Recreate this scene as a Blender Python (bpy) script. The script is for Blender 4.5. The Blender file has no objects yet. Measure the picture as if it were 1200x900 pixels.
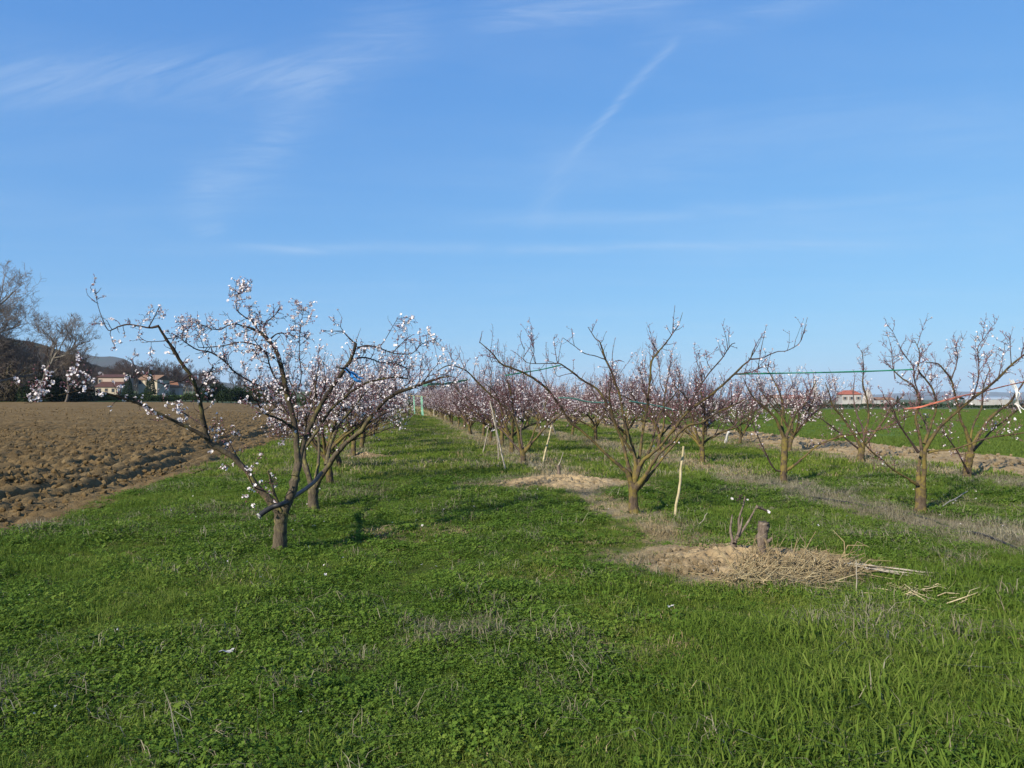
import bpy, math, random
import numpy as np
from mathutils import Vector, Matrix

random.seed(7)
RNG = np.random.default_rng(7)
S = bpy.context.scene
COL = S.collection
R = math.radians

# ------------------------------------------------------------------ camera
CAM_H, F_PX, HOR = 1.6, 850.0, 468.0            # eye height; focal length and horizon in a 1200 x 900 frame
PITCH = math.atan((HOR - 450.0) / F_PX)
cam = bpy.data.objects.new('camera', bpy.data.cameras.new('camera'))
COL.objects.link(cam)
cam.data.sensor_width = 36.0
cam.data.lens = F_PX / 1200.0 * 36.0
cam.data.clip_start, cam.data.clip_end = 0.05, 60000.0
cam.location = (0, 0, CAM_H)
cam.rotation_euler = (math.pi / 2 + PITCH, 0, 0)
S.camera = cam

# ------------------------------------------------------------------ light, exposure
SUN_EL, SUN_AZ = 29.0, 42.0                      # shadows fall ahead and to the right; AZ off straight ahead
sh = Vector((math.sin(R(SUN_AZ)) * math.cos(R(SUN_EL)), math.cos(R(SUN_AZ)) * math.cos(R(SUN_EL)), -math.sin(R(SUN_EL))))
sun = bpy.data.objects.new('sun', bpy.data.lights.new('sun', 'SUN'))
COL.objects.link(sun)
sun.data.energy, sun.data.angle, sun.data.color = 5.0, R(0.53), (1.0, 0.90, 0.74)
sun.rotation_euler = sh.to_track_quat('-Z', 'Y').to_euler()
VS = S.view_settings
VS.view_transform, VS.look, VS.gamma, VS.exposure = 'Standard', 'None', 1.0, 0.75
VS.use_curve_mapping = False
S.cycles.use_denoising = True
S.cycles.max_bounces = 6
S.cycles.volume_bounces = 0
S.cycles.transparent_max_bounces = 8


class NT:                                          # small node-tree writer
    def __init__(s, tree):
        s.t = tree; s.n = tree.nodes; s.l = tree.links
    def node(s, typ, **kw):
        n = s.n.new(typ)
        for k, v in kw.items():
            if k.startswith('i_'):
                n.inputs[k[2:].replace('_', ' ')].default_value = v
            else:
                setattr(n, k, v)
        return n
    def put(s, sock, v):
        if hasattr(v, 'is_linked') or hasattr(v, 'links'):
            s.l.new(v, sock)
        elif isinstance(v, Vector):
            sock.default_value = tuple(v)
        else:
            sock.default_value = v
    def math(s, op, a, b=None, c=None, clamp=False):
        n = s.n.new('ShaderNodeMath'); n.operation = op; n.use_clamp = clamp
        for i, v in enumerate((a, b, c)):
            if v is not None: s.put(n.inputs[i], v)
        return n.outputs[0]
    def vmath(s, op, a, b=None, out=0):
        n = s.n.new('ShaderNodeVectorMath'); n.operation = op
        s.put(n.inputs[0], a)
        if b is not None:
            s.put(n.inputs['Scale'] if op == 'SCALE' else n.inputs[1], b)
        return n.outputs[out]
    def mix(s, f, a, b, blend='MIX'):
        n = s.n.new('ShaderNodeMix'); n.data_type = 'RGBA'; n.blend_type = blend
        for i, v in ((0, f), (6, a), (7, b)):
            if isinstance(v, tuple) and len(v) == 3: v = v + (1.0,)
            s.put(n.inputs[i], v)
        return n.outputs[2]
    def ramp(s, f, stops):
        n = s.n.new('ShaderNodeValToRGB'); e = n.color_ramp.elements
        while len(e) < len(stops): e.new(0.5)
        for el, (p, c) in zip(e, stops):
            el.position = p; el.color = tuple(c) + ((1.0,) if len(c) == 3 else ())
        s.l.new(f, n.inputs[0]); return n.outputs[0]
    def range(s, f, a, b, c=0.0, d=1.0, smooth=True):
        n = s.n.new('ShaderNodeMapRange'); n.interpolation_type = 'SMOOTHSTEP' if smooth else 'LINEAR'
        s.l.new(f, n.inputs[0])
        for i, v in enumerate((a, b, c, d)): n.inputs[i + 1].default_value = v
        return n.outputs[0]
    def noise(s, vec, scale, detail=4.0, rough=0.55, dist=0.0):
        n = s.n.new('ShaderNodeTexNoise')
        if vec is not None: s.l.new(vec, n.inputs['Vector'])
        n.inputs['Scale'].default_value = scale; n.inputs['Detail'].default_value = detail
        n.inputs['Roughness'].default_value = rough; n.inputs['Distortion'].default_value = dist
        return n.outputs[0]


def ray(px, py):
    """world direction of a spot in the 1200 x 900 photograph"""
    x, y = (px - 600.0) / F_PX, (450.0 - py) / F_PX
    c, s_ = math.cos(PITCH), math.sin(PITCH)
    return Vector((x, c - y * s_, s_ + y * c))

def at(px, py, d):
    """the point seen at a spot of the photograph, d metres ahead of the camera"""
    r = ray(px, py)
    return np.array((r.x / r.y * d, d, CAM_H + r.z / r.y * d))

# ------------------------------------------------------------------ sky
W = bpy.data.worlds.new('World'); S.world = W; W.use_nodes = True
w = NT(W.node_tree)
bg = W.node_tree.nodes['Background']
sky = w.node('ShaderNodeTexSky', sky_type='NISHITA', sun_disc=False)
sky.sun_elevation = R(SUN_EL)
sky.sun_rotation = R(180.0 + SUN_AZ)
sky.altitude = 120.0; sky.air_density = 1.0; sky.dust_density = 0.35; sky.ozone_density = 3.0
dirv = w.vmath('NORMALIZE', w.node('ShaderNodeTexCoord').outputs['Generated'])
sep = w.node('ShaderNodeSeparateXYZ'); w.l.new(dirv, sep.inputs[0])
zc = w.math('MAXIMUM', sep.outputs[2], 0.03)
flat = w.vmath('SCALE', dirv, w.math('DIVIDE', 1.0, zc))           # direction carried up to a level cirrus sheet
def streak(a, b, width, amp, nscale, seed, soft=0.12, fib=0.0):
    """a thin band of cirrus between two directions of the sky, broken up by noise"""
    d1, d2 = ray(*a).normalized(), ray(*b).normalized()
    nrm = d1.cross(d2).normalized(); tan = nrm.cross((d1 + d2).normalized()).normalized()
    t1, t2 = d1.dot(tan), d2.dot(tan)
    if t1 > t2: t1, t2 = t2, t1
    mp = w.node('ShaderNodeMapping'); w.l.new(dirv, mp.inputs[0]); mp.inputs[1].default_value = (seed, seed * 1.7, 0)
    wob = w.math('MULTIPLY', w.math('SUBTRACT', w.noise(mp.outputs[0], 6.0, 3), 0.5), width * 2.2)
    q = w.math('DIVIDE', w.math('ADD', w.vmath('DOT_PRODUCT', dirv, nrm, out=1), wob), width)
    g = w.math('POWER', 2.718, w.math('MULTIPLY', w.math('MULTIPLY', q, q), -1.0))
    t = w.vmath('DOT_PRODUCT', dirv, tan, out=1)
    e1 = w.range(t, t1 - soft * 0.5, t1 + soft * 0.5); e2 = w.range(t, t2 - soft * 0.5, t2 + soft * 0.5, 1.0, 0.0)
    cb = w.node('ShaderNodeCombineXYZ'); ca, sa_ = math.cos(R(fib)), math.sin(R(fib))              # fibres drawn out along the band, or slanting off it
    pd = w.vmath('DOT_PRODUCT', dirv, nrm, out=1)
    w.l.new(w.math('MULTIPLY', w.math('ADD', w.math('MULTIPLY', t, ca), w.math('MULTIPLY', pd, sa_)), nscale * 0.5), cb.inputs[0])
    w.l.new(w.math('MULTIPLY', w.math('SUBTRACT', w.math('MULTIPLY', pd, ca), w.math('MULTIPLY', t, sa_)), nscale * 4.0), cb.inputs[1])
    cb.inputs[2].default_value = seed * 3.1
    n = w.range(w.noise(cb.outputs[0], 1.0, 8, 0.68, 0.9), 0.30, 0.72, 0.05, 1.45, False)
    front = w.range(w.vmath('DOT_PRODUCT', dirv, (d1 + d2).normalized(), out=1), 0.0, 0.3)
    m = w.math('MULTIPLY', w.math('MULTIPLY', g, e1), w.math('MULTIPLY', e2, n))
    return w.math('MULTIPLY', w.math('MULTIPLY', m, front), amp)
bands = [streak((672, 178), (790, 48), 0.0062, 0.27, 30, 1.3, 0.025, 20),
         streak((625, 262), (668, 190), 0.016, 0.16, 14, 2.3, 0.06, 25),
         streak((240, 292), (1000, 288), 0.0070, 0.34, 9, 3.1, 0.25, 2),
         streak((560, 262), (1260, 226), 0.010, 0.20, 8, 4.7, 0.3, 2),
         streak((820, 285), (1300, 262), 0.026, 0.16, 8, 9.1, 0.3, 3),
         streak((-80, 92), (400, 88), 0.028, 0.34, 14, 5.2, 0.18, -18),
         streak((330, 105), (500, 20), 0.036, 0.26, 14, 6.8, 0.1, 20),
         streak((225, 250), (350, 130), 0.034, 0.26, 20, 7.4, 0.08, 40),
         streak((225, 268), (262, 266), 0.009, 0.18, 30, 2.9, 0.02, -15),
         streak((560, 26), (800, -14), 0.020, 0.34, 14, 8.3, 0.12, 8),
         streak((760, 48), (980, -6), 0.014, 0.18, 14, 3.9, 0.12, 8),
         streak((640, 205), (1300, 125), 0.045, 0.16, 7, 0.7, 0.35, 3)]
cov = bands[0]
for b_ in bands[1:]: cov = w.math('ADD', cov, b_)
mpv = w.node('ShaderNodeMapping'); w.l.new(flat, mpv.inputs[0]); mpv.inputs[2].default_value = (0, 0, R(14)); mpv.inputs[3].default_value = (0.35, 1.1, 0)
veil = w.range(w.noise(mpv.outputs[0], 0.9, 7, 0.6, 0.5), 0.42, 0.85, 0.0, 0.16)
cov = w.math('MULTIPLY', w.math('ADD', cov, veil), 0.56, clamp=True)
ss_ = w.node('ShaderNodeSeparateColor'); w.l.new(sky.outputs[0], ss_.inputs[0])
cc_ = w.node('ShaderNodeCombineColor')                              # the camera's soft response to a spring sky
for k_, (gm, am) in enumerate(((0.68, 0.47), (0.54, 0.77), (0.30, 1.02))):
    w.l.new(w.math('MULTIPLY', w.math('POWER', w.math('MULTIPLY', ss_.outputs[k_], 0.1), gm), am * 10.0), cc_.inputs[k_])
skyc = w.mix(cov, cc_.outputs[0], (7.0, 8.2, 9.6))
w.l.new(skyc, bg.inputs['Color'])
bg.inputs['Strength'].default_value = 0.06

# ------------------------------------------------------------------ numpy helpers
_perm = np.random.default_rng(99).permutation(512).astype(np.int64)
_grad = np.random.default_rng(98).uniform(-1, 1, 512)
def vnoise(x, y, seed=0):
    x = np.asarray(x, float); y = np.asarray(y, float)
    xi = np.floor(x).astype(np.int64); yi = np.floor(y).astype(np.int64)
    fx, fy = x - xi, y - yi
    fx = fx * fx * fx * (fx * (fx * 6 - 15) + 10); fy = fy * fy * fy * (fy * (fy * 6 - 15) + 10)
    def h(i, j): return _grad[(_perm[(_perm[(i + seed * 37) & 511] + j) & 511] + seed * 11) & 511]
    a = h(xi, yi) * (1 - fx) + h(xi + 1, yi) * fx
    b = h(xi, yi + 1) * (1 - fx) + h(xi + 1, yi + 1) * fx
    return a * (1 - fy) + b * fy
def fbm(x, y, octv=4, seed=0, gain=0.5):
    s_, a, t = 0.0, 1.0, 0.0
    for o in range(octv):
        s_ = s_ + a * vnoise(x * 2 ** o + 3.7 * o, y * 2 ** o - 5.1 * o, seed + o); t += a; a *= gain
    return s_ / t
def sstep(a, b, x):
    t = np.clip((np.asarray(x, float) - a) / (b - a), 0, 1); return t * t * (3 - 2 * t)

ROW_A = math.atan((600 - 470) / F_PX)               # the tree rows run this far to the left of straight ahead
CA, SA = math.cos(ROW_A), math.sin(ROW_A)
def uv_of(x, y): return x * CA + y * SA, -x * SA + y * CA        # u across the rows, v along them
def xy_of(u, v): return u * CA - v * SA, u * SA + v * CA
def gz(x, y):
    """height of the land"""
    x = np.asarray(x, float); y = np.asarray(y, float)
    u, v = uv_of(x, y)
    left = sstep(-4, -40, u)
    z = left * (1.1 * sstep(15, 130, v) + 1.9 * sstep(130, 240, v) + 5 * sstep(240, 600, v))
    z = z + 0.035 * fbm(x * 0.5, y * 0.5, 3, 5) * sstep(60, 20, np.hypot(x, y))
    return z
def on_ground(px, py, dz=0.0):
    d = CAM_H * F_PX / (py - HOR)
    for _ in range(6):
        p = at(px, py, d); g = float(gz(p[0], p[1])); d = d * (CAM_H - g) / (CAM_H - p[2]) if CAM_H - p[2] > 1e-3 else d
    p = at(px, py, d); p[2] = float(gz(p[0], p[1])) + dz
    return p

class MB:
    """collects triangles, quads and tubes into one mesh"""
    def __init__(s): s.v, s.f, s.m, s.n = [], [], [], 0
    def add(s, V, Fc, mi=0):
        V = np.asarray(V, float).reshape(-1, 3); Fc = np.asarray(Fc, np.int64)
        s.v.append(V); s.f.append(Fc + s.n); s.m.append(np.full(len(Fc), mi, np.int32)); s.n += len(V)
    def tube(s, P, rad, k=6, mi=0, rough=0.0, cap=True):
        P = np.asarray(P, float); n = len(P); rad = np.broadcast_to(np.asarray(rad, float), (n,))
        T = np.gradient(P, axis=0); T /= np.linalg.norm(T, axis=1)[:, None] + 1e-12
        mt = np.abs(T.mean(0)); ref = np.eye(3)[int(np.argmin(mt))]
        N = np.cross(T, ref); N /= np.linalg.norm(N, axis=1)[:, None] + 1e-12
        Bn = np.cross(T, N)
        a = np.arange(k) / k * 2 * math.pi
        rr = rad[:, None] * (1 + (RNG.uniform(-rough, rough, (n, k)) if rough else 0))
        V = P[:, None] + (np.cos(a)[None, :, None] * N[:, None] + np.sin(a)[None, :, None] * Bn[:, None]) * rr[..., None]
        i = np.arange(n - 1)[:, None] * k; j = np.arange(k)[None]; j2 = (j + 1) % k
        Q = np.stack([i + j, i + j2, i + k + j2, i + k + j], -1).reshape(-1, 4)
        s.add(V.reshape(-1, 3), Q, mi)
        if cap:
            for e in (0, n - 1):
                c = s.n; s.add(np.vstack([V[e], P[e]]), [[q, (q + 1) % k, k] if e else [(q + 1) % k, q, k] for q in range(k)], mi)
    def box(s, lo, hi, mi=0, M=None):
        x0, y0, z0 = lo; x1, y1, z1 = hi
        V = np.array([(x0, y0, z0), (x1, y0, z0), (x1, y1, z0), (x0, y1, z0), (x0, y0, z1), (x1, y0, z1), (x1, y1, z1), (x0, y1, z1)], float)
        if M is not None: V = np.array([tuple(M @ Vector(p)) for p in V])
        s.add(V, [(0, 3, 2, 1), (4, 5, 6, 7), (0, 1, 5, 4), (1, 2, 6, 5), (2, 3, 7, 6), (3, 0, 4, 7)], mi)
    def mesh(s, name, mats, smooth=True):
        me = bpy.data.meshes.new(name)
        V = np.vstack(s.v) if s.v else np.zeros((0, 3))
        me.vertices.add(len(V)); me.vertices.foreach_set('co', V.astype(np.float32).ravel())
        tot = np.concatenate([np.full(len(f), f.shape[1], np.int32) for f in s.f])
        idx = np.concatenate([f.ravel() for f in s.f]).astype(np.int32)
        me.loops.add(len(idx)); me.loops.foreach_set('vertex_index', idx)
        me.polygons.add(len(tot))
        st = np.concatenate([[0], np.cumsum(tot)[:-1]]).astype(np.int32)
        me.polygons.foreach_set('loop_start', st)
        me.polygons.foreach_set('material_index', np.concatenate(s.m))
        me.polygons.foreach_set('use_smooth', np.full(len(tot), smooth, bool))
        for m in (mats if isinstance(mats, (list, tuple)) else [mats]): me.materials.append(m)
        me.update(calc_edges=True); me.validate()
        return me
    def obj(s, name, mats, parent=None, smooth=True, origin=None):
        if origin is not None:
            s.v = [v - np.asarray(origin) for v in s.v]
        o = bpy.data.objects.new(name, s.mesh(name, mats, smooth)); COL.objects.link(o)
        if parent is not None: o.parent = parent
        elif origin is not None: o.location = tuple(origin)
        return o

def tag(o, label=None, cat=None, group=None, kind=None):
    for k, v in (('label', label), ('category', cat), ('group', group), ('kind', kind)):
        if v: o[k] = v
    return o
def empty(name, loc, rz=0.0, sc=1.0):
    o = bpy.data.objects.new(name, None); COL.objects.link(o)
    o.location = tuple(loc); o.rotation_euler = (0, 0, rz); o.scale = (sc,) * 3; o.empty_display_size = 0.2
    return o
KIDS = {}
def copy_tree(root, loc, rz=0.0, sc=(1, 1, 1), label=None, group=None):
    if root.name not in KIDS: KIDS[root.name] = [(c, list(c.children)) for c in root.children]
    o = root.copy(); COL.objects.link(o); o.location = tuple(loc); o.rotation_euler = (0, 0, rz); o.scale = sc
    if label: o['label'] = label
    if group: o['group'] = group
    for ch, gs in KIDS[root.name]:
        c = ch.copy(); COL.objects.link(c); c.parent = o
        for g in gs:
            d = g.copy(); COL.objects.link(d); d.parent = c
    return o

# ------------------------------------------------------------------ materials
def material(name, build, rough=0.85, bump=None, spec=0.2):
    m = bpy.data.materials.new(name); m.use_nodes = True
    t = NT(m.node_tree); p = m.node_tree.nodes['Principled BSDF']
    p.inputs['Roughness'].default_value = rough; p.inputs['Specular IOR Level'].default_value = spec
    c = build(t)
    if isinstance(c, tuple): p.inputs['Base Color'].default_value = c + (1.0,)
    else: t.l.new(c, p.inputs['Base Color'])
    if bump:
        scale, strength, dist = bump[:3]
        tc = t.node('ShaderNodeTexCoord').outputs['Object']
        if len(bump) > 3:
            mp = t.node('ShaderNodeMapping'); t.l.new(tc, mp.inputs[0]); mp.inputs[3].default_value = bump[3]; tc = mp.outputs[0]
        bn = t.node('ShaderNodeBump'); bn.inputs['Strength'].default_value = strength; bn.inputs['Distance'].default_value = dist
        t.l.new(t.noise(tc, scale, 5, 0.65), bn.inputs['Height']); t.l.new(bn.outputs[0], p.inputs['Normal'])
    return m
def pos(t): return t.node('ShaderNodeNewGeometry').outputs['Position']
def objc(t): return t.node('ShaderNodeTexCoord').outputs['Object']
def rnd(t): return t.node('ShaderNodeObjectInfo').outputs['Random']

def leafmat(name, stops, trans=0.45, rough=0.65, patch=None, spec=0.08):
    """thin leaf: diffuse with light coming through; colour varies from plant to plant and from place to place"""
    m = bpy.data.materials.new(name); m.use_nodes = True
    t = NT(m.node_tree); p = m.node_tree.nodes['Principled BSDF']; out = m.node_tree.nodes['Material Output']
    n = t.noise(pos(t), patch or 0.55, 3)
    f = t.math('ADD', t.math('MULTIPLY', rnd(t), 0.6), t.math('MULTIPLY', t.range(n, 0.3, 0.7, smooth=False), 0.4))
    c = t.ramp(f, stops)
    t.l.new(c, p.inputs['Base Color']); p.inputs['Roughness'].default_value = rough; p.inputs['Specular IOR Level'].default_value = spec
    tr = t.node('ShaderNodeBsdfTranslucent'); t.l.new(c, tr.inputs[0])
    mx = t.node('ShaderNodeMixShader'); mx.inputs[0].default_value = trans
    t.l.new(p.outputs[0], mx.inputs[1]); t.l.new(tr.outputs[0], mx.inputs[2]); t.l.new(mx.outputs[0], out.inputs[0])
    return m

M = {}
M['grass'] = leafmat('grass_blade', [(0.0, (0.0776, 0.1291, 0.0181)), (0.4, (0.1272, 0.1936, 0.0272)), (0.75, (0.1883, 0.2405, 0.0431)), (1.0, (0.3531, 0.3169, 0.1132))])
M['long_grass'] = leafmat('long_grass_blade', [(0.0, (0.0871, 0.1468, 0.0204)), (0.5, (0.1294, 0.1995, 0.0294)), (1.0, (0.2237, 0.2642, 0.0623))])
M['clover'] = leafmat('clover_leaf', [(0.0, (0.0534, 0.1040, 0.0148)), (0.5, (0.0928, 0.1618, 0.0227)), (1.0, (0.1683, 0.2254, 0.0385))], 0.3)
M['wheat'] = leafmat('wheat_blade', [(0.0, (0.0975, 0.1550, 0.0282)), (1.0, (0.1400, 0.1911, 0.0378))])
M['straw'] = leafmat('dry_straw', [(0.0, (0.2025, 0.1527, 0.0804)), (0.5, (0.3305, 0.2617, 0.1435)), (1.0, (0.4690, 0.3926, 0.2411))], 0.2, 0.7)
M['loose_straw'] = leafmat('loose_straw', [(0.0, (0.1342, 0.0968, 0.0515)), (0.35, (0.2683, 0.2042, 0.1144)), (0.7, (0.4334, 0.3655, 0.2174)), (1.0, (0.5676, 0.5052, 0.3432))], 0.15, 0.7, 18.0)
M['greydry'] = leafmat('dry_weed', [(0.0, (0.1415, 0.1255, 0.0747)), (0.5, (0.2325, 0.2091, 0.1380)), (1.0, (0.3437, 0.3136, 0.2300))], 0.2, 0.7)
M['evergreen'] = leafmat('evergreen_leaf', [(0.0, (0.0098, 0.0213, 0.0082)), (0.5, (0.0180, 0.0344, 0.0115)), (1.0, (0.0287, 0.0492, 0.0148))], 0.15, 0.6)
M['hedge'] = leafmat('hedge_leaf', [(0.0, (0.0205, 0.0394, 0.0098)), (0.5, (0.0328, 0.0574, 0.0148)), (1.0, (0.0574, 0.0779, 0.0213))], 0.2, 0.6)
M['greybush'] = leafmat('bush_twig', [(0.0, (0.0369, 0.0287, 0.0205)), (0.5, (0.0533, 0.0426, 0.0279)), (1.0, (0.0738, 0.0697, 0.0328))], 0.1, 0.8)
M['petal'] = leafmat('petal', [(0.0, (0.78, 0.68, 0.70)), (0.5, (0.82, 0.76, 0.77)), (1.0, (0.84, 0.80, 0.80))], 0.3, 0.6)
M['pinkpetal'] = leafmat('pink_petal', [(0.0, (0.66, 0.46, 0.52)), (1.0, (0.78, 0.62, 0.66))], 0.3, 0.6)
M['bud'] = material('bud', lambda t: t.ramp(t.noise(pos(t), 30, 1), [(0.3, (0.1872, 0.0576, 0.0750)), (0.7, (0.3600, 0.1800, 0.2175))]), 0.6)
M['calyx'] = material('calyx', lambda t: (0.16, 0.035, 0.045), 0.6)

def bark(name, dark, mid, lichen, lich_amt=0.5, spot=7.0, top=1.5):
    def b(t):
        o = objc(t)
        mp = t.node('ShaderNodeMapping'); t.l.new(o, mp.inputs[0]); mp.inputs[3].default_value = (1, 1, 0.3)
        c = t.ramp(t.noise(mp.outputs[0], 38, 6, 0.7), [(0.3, dark), (0.62, mid)])
        l = t.range(t.noise(o, spot, 5, 0.7), 0.62 - 0.22 * lich_amt, 0.78 - 0.2 * lich_amt)
        sp = t.node('ShaderNodeSeparateXYZ'); t.l.new(o, sp.inputs[0])
        l = t.math('MULTIPLY', l, t.range(sp.outputs[2], top * 0.35, top, 1.0, 0.45))         # lichen keeps to the lower wood
        c = t.mix(t.range(sp.outputs[2], top * 0.5, top * 1.2), c, tuple(x * 0.8 for x in dark))          # bark colour goes even and darker higher up
        return t.mix(l, c, lichen)
    return material(name, b, 0.9, (60, 0.9, 0.012, (1, 1, 0.35)), 0.1)
M['bark'] = bark('apricot_bark', (0.0358, 0.0289, 0.0219), (0.1074, 0.0882, 0.0616), (0.1791, 0.1625, 0.0576), 0.6)
M['bark_olive'] = bark('mossy_bark', (0.0371, 0.0274, 0.0209), (0.0961, 0.0721, 0.0502), (0.1475, 0.1180, 0.0334), 0.9)
M['limb'] = bark('limb_bark', (0.0380, 0.0304, 0.0266), (0.0950, 0.0779, 0.0627), (0.1140, 0.0997, 0.0475), 0.5)
M['twig'] = material('twig_bark', lambda t: t.ramp(t.noise(objc(t), 9, 3), [(0.3, (0.024, 0.017, 0.016)), (0.7, (0.068, 0.048, 0.040))]), 0.8)
M['redtwig'] = material('red_twig_bark', lambda t: t.ramp(t.noise(objc(t), 6, 3), [(0.3, (0.0399, 0.0252, 0.0240)), (0.7, (0.0902, 0.0630, 0.0540))]), 0.7)
M['greybark'] = bark('grey_bark', (0.06, 0.055, 0.048), (0.18, 0.165, 0.14), (0.26, 0.25, 0.22), 0.5, 1.2, 40.0)
M['greytwig'] = material('grey_twig', lambda t: t.ramp(rnd(t), [(0.0, (0.1050, 0.0853, 0.0720)), (1.0, (0.1800, 0.1519, 0.1248))]), 0.85)
M['stumpwood'] = bark('weathered_stump', (0.0625, 0.0475, 0.0375), (0.1750, 0.1375, 0.1100), (0.2375, 0.2063, 0.1625), 0.4)

def soil_mat(name, stops, scale, bump):
    def b(t):
        p = pos(t)
        a = t.noise(p, scale, 8, 0.65); big = t.noise(p, scale * 0.07, 4, 0.6)
        f = t.math('ADD', t.math('MULTIPLY', a, 0.65), t.math('MULTIPLY', big, 0.35))
        return t.ramp(f, stops)
    return material(name, b, 0.95, bump, 0.05)
M['plough'] = soil_mat('ploughed_soil', [(0.3, (0.0816, 0.0534, 0.0239)), (0.5, (0.1485, 0.1018, 0.0475)), (0.7, (0.2210, 0.1629, 0.0832))], 3.0, (30, 0.6, 0.04))
M['sand'] = soil_mat('dry_soil', [(0.3, (0.1904, 0.1380, 0.0765)), (0.5, (0.2856, 0.2169, 0.1254)), (0.7, (0.3713, 0.2958, 0.1859))], 3.0, (10, 0.8, 0.05))
M['mound'] = soil_mat('mound_soil', [(0.3, (0.1907, 0.1350, 0.0755)), (0.5, (0.3029, 0.2288, 0.1320)), (0.7, (0.4039, 0.3167, 0.1951))], 6.0, (30, 0.9, 0.03))
def lawn_b(t):
    p = pos(t)
    g = t.ramp(t.noise(p, 7.0, 6, 0.7), [(0.3, (0.0306, 0.0469, 0.0082)), (0.55, (0.0560, 0.0775, 0.0143)), (0.75, (0.1020, 0.0970, 0.0347))])
    at_ = t.node('ShaderNodeAttribute', attribute_name='dry')
    d = t.ramp(t.noise(p, 5.0, 6, 0.7), [(0.3, (0.1591, 0.1275, 0.0756)), (0.7, (0.3305, 0.2805, 0.1860))])
    return t.mix(at_.outputs['Fac'], g, d)
M['lawn'] = material('lawn_floor', lawn_b, 0.95, (30, 0.8, 0.03), 0.05)
def wheat_b(t):
    p = pos(t)
    mp = t.node('ShaderNodeMapping'); t.l.new(p, mp.inputs[0]); mp.inputs[2].default_value = (0, 0, -ROW_A); mp.inputs[3].default_value = (1.0, 0.08, 1)
    return t.mix(t.range(t.noise(mp.outputs[0], 2.4, 5), 0.35, 0.7),
                 t.ramp(t.noise(p, 0.06, 4), [(0.3, (0.0850, 0.1487, 0.0276)), (0.7, (0.1115, 0.1806, 0.0361))]), (0.0691, 0.1115, 0.0255))
M['wheatfloor'] = material('wheat_floor', wheat_b, 0.9, (8, 0.8, 0.08), 0.1)
M['farland'] = material('far_land', lambda t: t.ramp(t.noise(pos(t), 0.006, 5), [(0.3, (0.0510, 0.0638, 0.0255)), (0.6, (0.0723, 0.0935, 0.0340)), (0.75, (0.1020, 0.0850, 0.0510))]), 0.95)
def wood_b(t):
    p = pos(t)
    c = t.ramp(t.noise(p, 0.05, 6, 0.7), [(0.25, (0.0195, 0.0182, 0.0104)), (0.5, (0.0403, 0.0325, 0.0221)), (0.75, (0.0572, 0.0442, 0.0299))])
    return t.mix(t.range(t.noise(p, 0.008, 4), 0.5, 0.62), c, (0.0228, 0.0325, 0.0143))
M['woodhill'] = material('wooded_hill', wood_b, 0.95, (0.12, 1.0, 6.0), 0.0)

def plain(name, c, rough=0.7, var=0.12, scale=4.0, spec=0.3):
    return material(name, lambda t: t.mix(t.math('MULTIPLY', t.range(t.noise(objc(t), scale, 5), 0.3, 0.7), var * 3), c, tuple(x * 0.72 for x in c)), rough, None, spec)
M['hose'] = plain('black_hose', (0.018, 0.018, 0.020), 0.55, spec=0.4)
M['hosein'] = plain('hose_mouth', (0.30, 0.29, 0.27), 0.8)
M['blue'] = plain('blue_plastic', (0.03, 0.17, 0.45), 0.4)
M['green_tape'] = plain('green_tape', (0.02, 0.20, 0.11), 0.5)
M['pale_net'] = plain('pale_green_net', (0.16, 0.36, 0.26), 0.6)
M['orange'] = plain('orange_tape', (0.60, 0.20, 0.14), 0.5)
M['white'] = plain('white_tape', (0.55, 0.55, 0.54), 0.6)
M['paper'] = plain('dirty_paper', (0.42, 0.41, 0.39), 0.9)
M['stake'] = material('stake_wood', lambda t: t.ramp(t.noise(objc(t), 14, 5), [(0.3, (0.24, 0.20, 0.11)), (0.7, (0.46, 0.40, 0.25))]), 0.75)
M['greystake'] = material('grey_stake_wood', lambda t: t.ramp(t.noise(objc(t), 14, 5), [(0.3, (0.20, 0.175, 0.14)), (0.7, (0.36, 0.33, 0.27))]), 0.8)
M['cream'] = plain('cream_render', (0.4140, 0.3600, 0.2700), 0.9, scale=0.6)
M['pinkwall'] = plain('pink_render', (0.3780, 0.2970, 0.2430), 0.9, scale=0.6)
M['whitewall'] = plain('white_render', (0.3348, 0.3296, 0.3220), 0.9, scale=0.6)
M['darkroof'] = plain('dark_red_roof', (0.0806, 0.0350, 0.0263), 0.85, scale=1.5)
M['redroof'] = plain('red_roof', (0.30, 0.095, 0.06), 0.85, scale=1.5)
M['tanroof'] = plain('tan_roof', (0.22, 0.13, 0.08), 0.85, scale=1.5)
M['orangeroof'] = plain('orange_roof', (0.2160, 0.0978, 0.0495), 0.85, scale=1.5)
M['glass'] = material('window_glass', lambda t: (0.03, 0.035, 0.04), 0.15, None, 0.5)
M['shutter'] = plain('shutter_paint', (0.16, 0.12, 0.09), 0.7)
M['sheetroof'] = plain('pale_sheet_roof', (0.26, 0.32, 0.38), 0.5)
M['stone'] = plain('grey_stone', (0.33, 0.31, 0.28), 0.9, scale=0.8)

# ------------------------------------------------------------------ the land
ROWS = [-1.25, 3.26, 7.27, 11.7]
FIELD_U, STRIP0, STRIP1 = -4.45, 12.3, 15.8
MOUNDS = []                                           # (x, y, rx, ry, h)
p_ = on_ground(880, 660); MOUNDS.append((p_[0], p_[1], 0.95, 0.68, 0.08))
p_ = on_ground(662, 567); MOUNDS.append((p_[0], p_[1], 1.25, 0.85, 0.11))
p_ = on_ground(428, 536); MOUNDS.append((p_[0], p_[1], 0.55, 0.45, 0.1))

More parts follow.
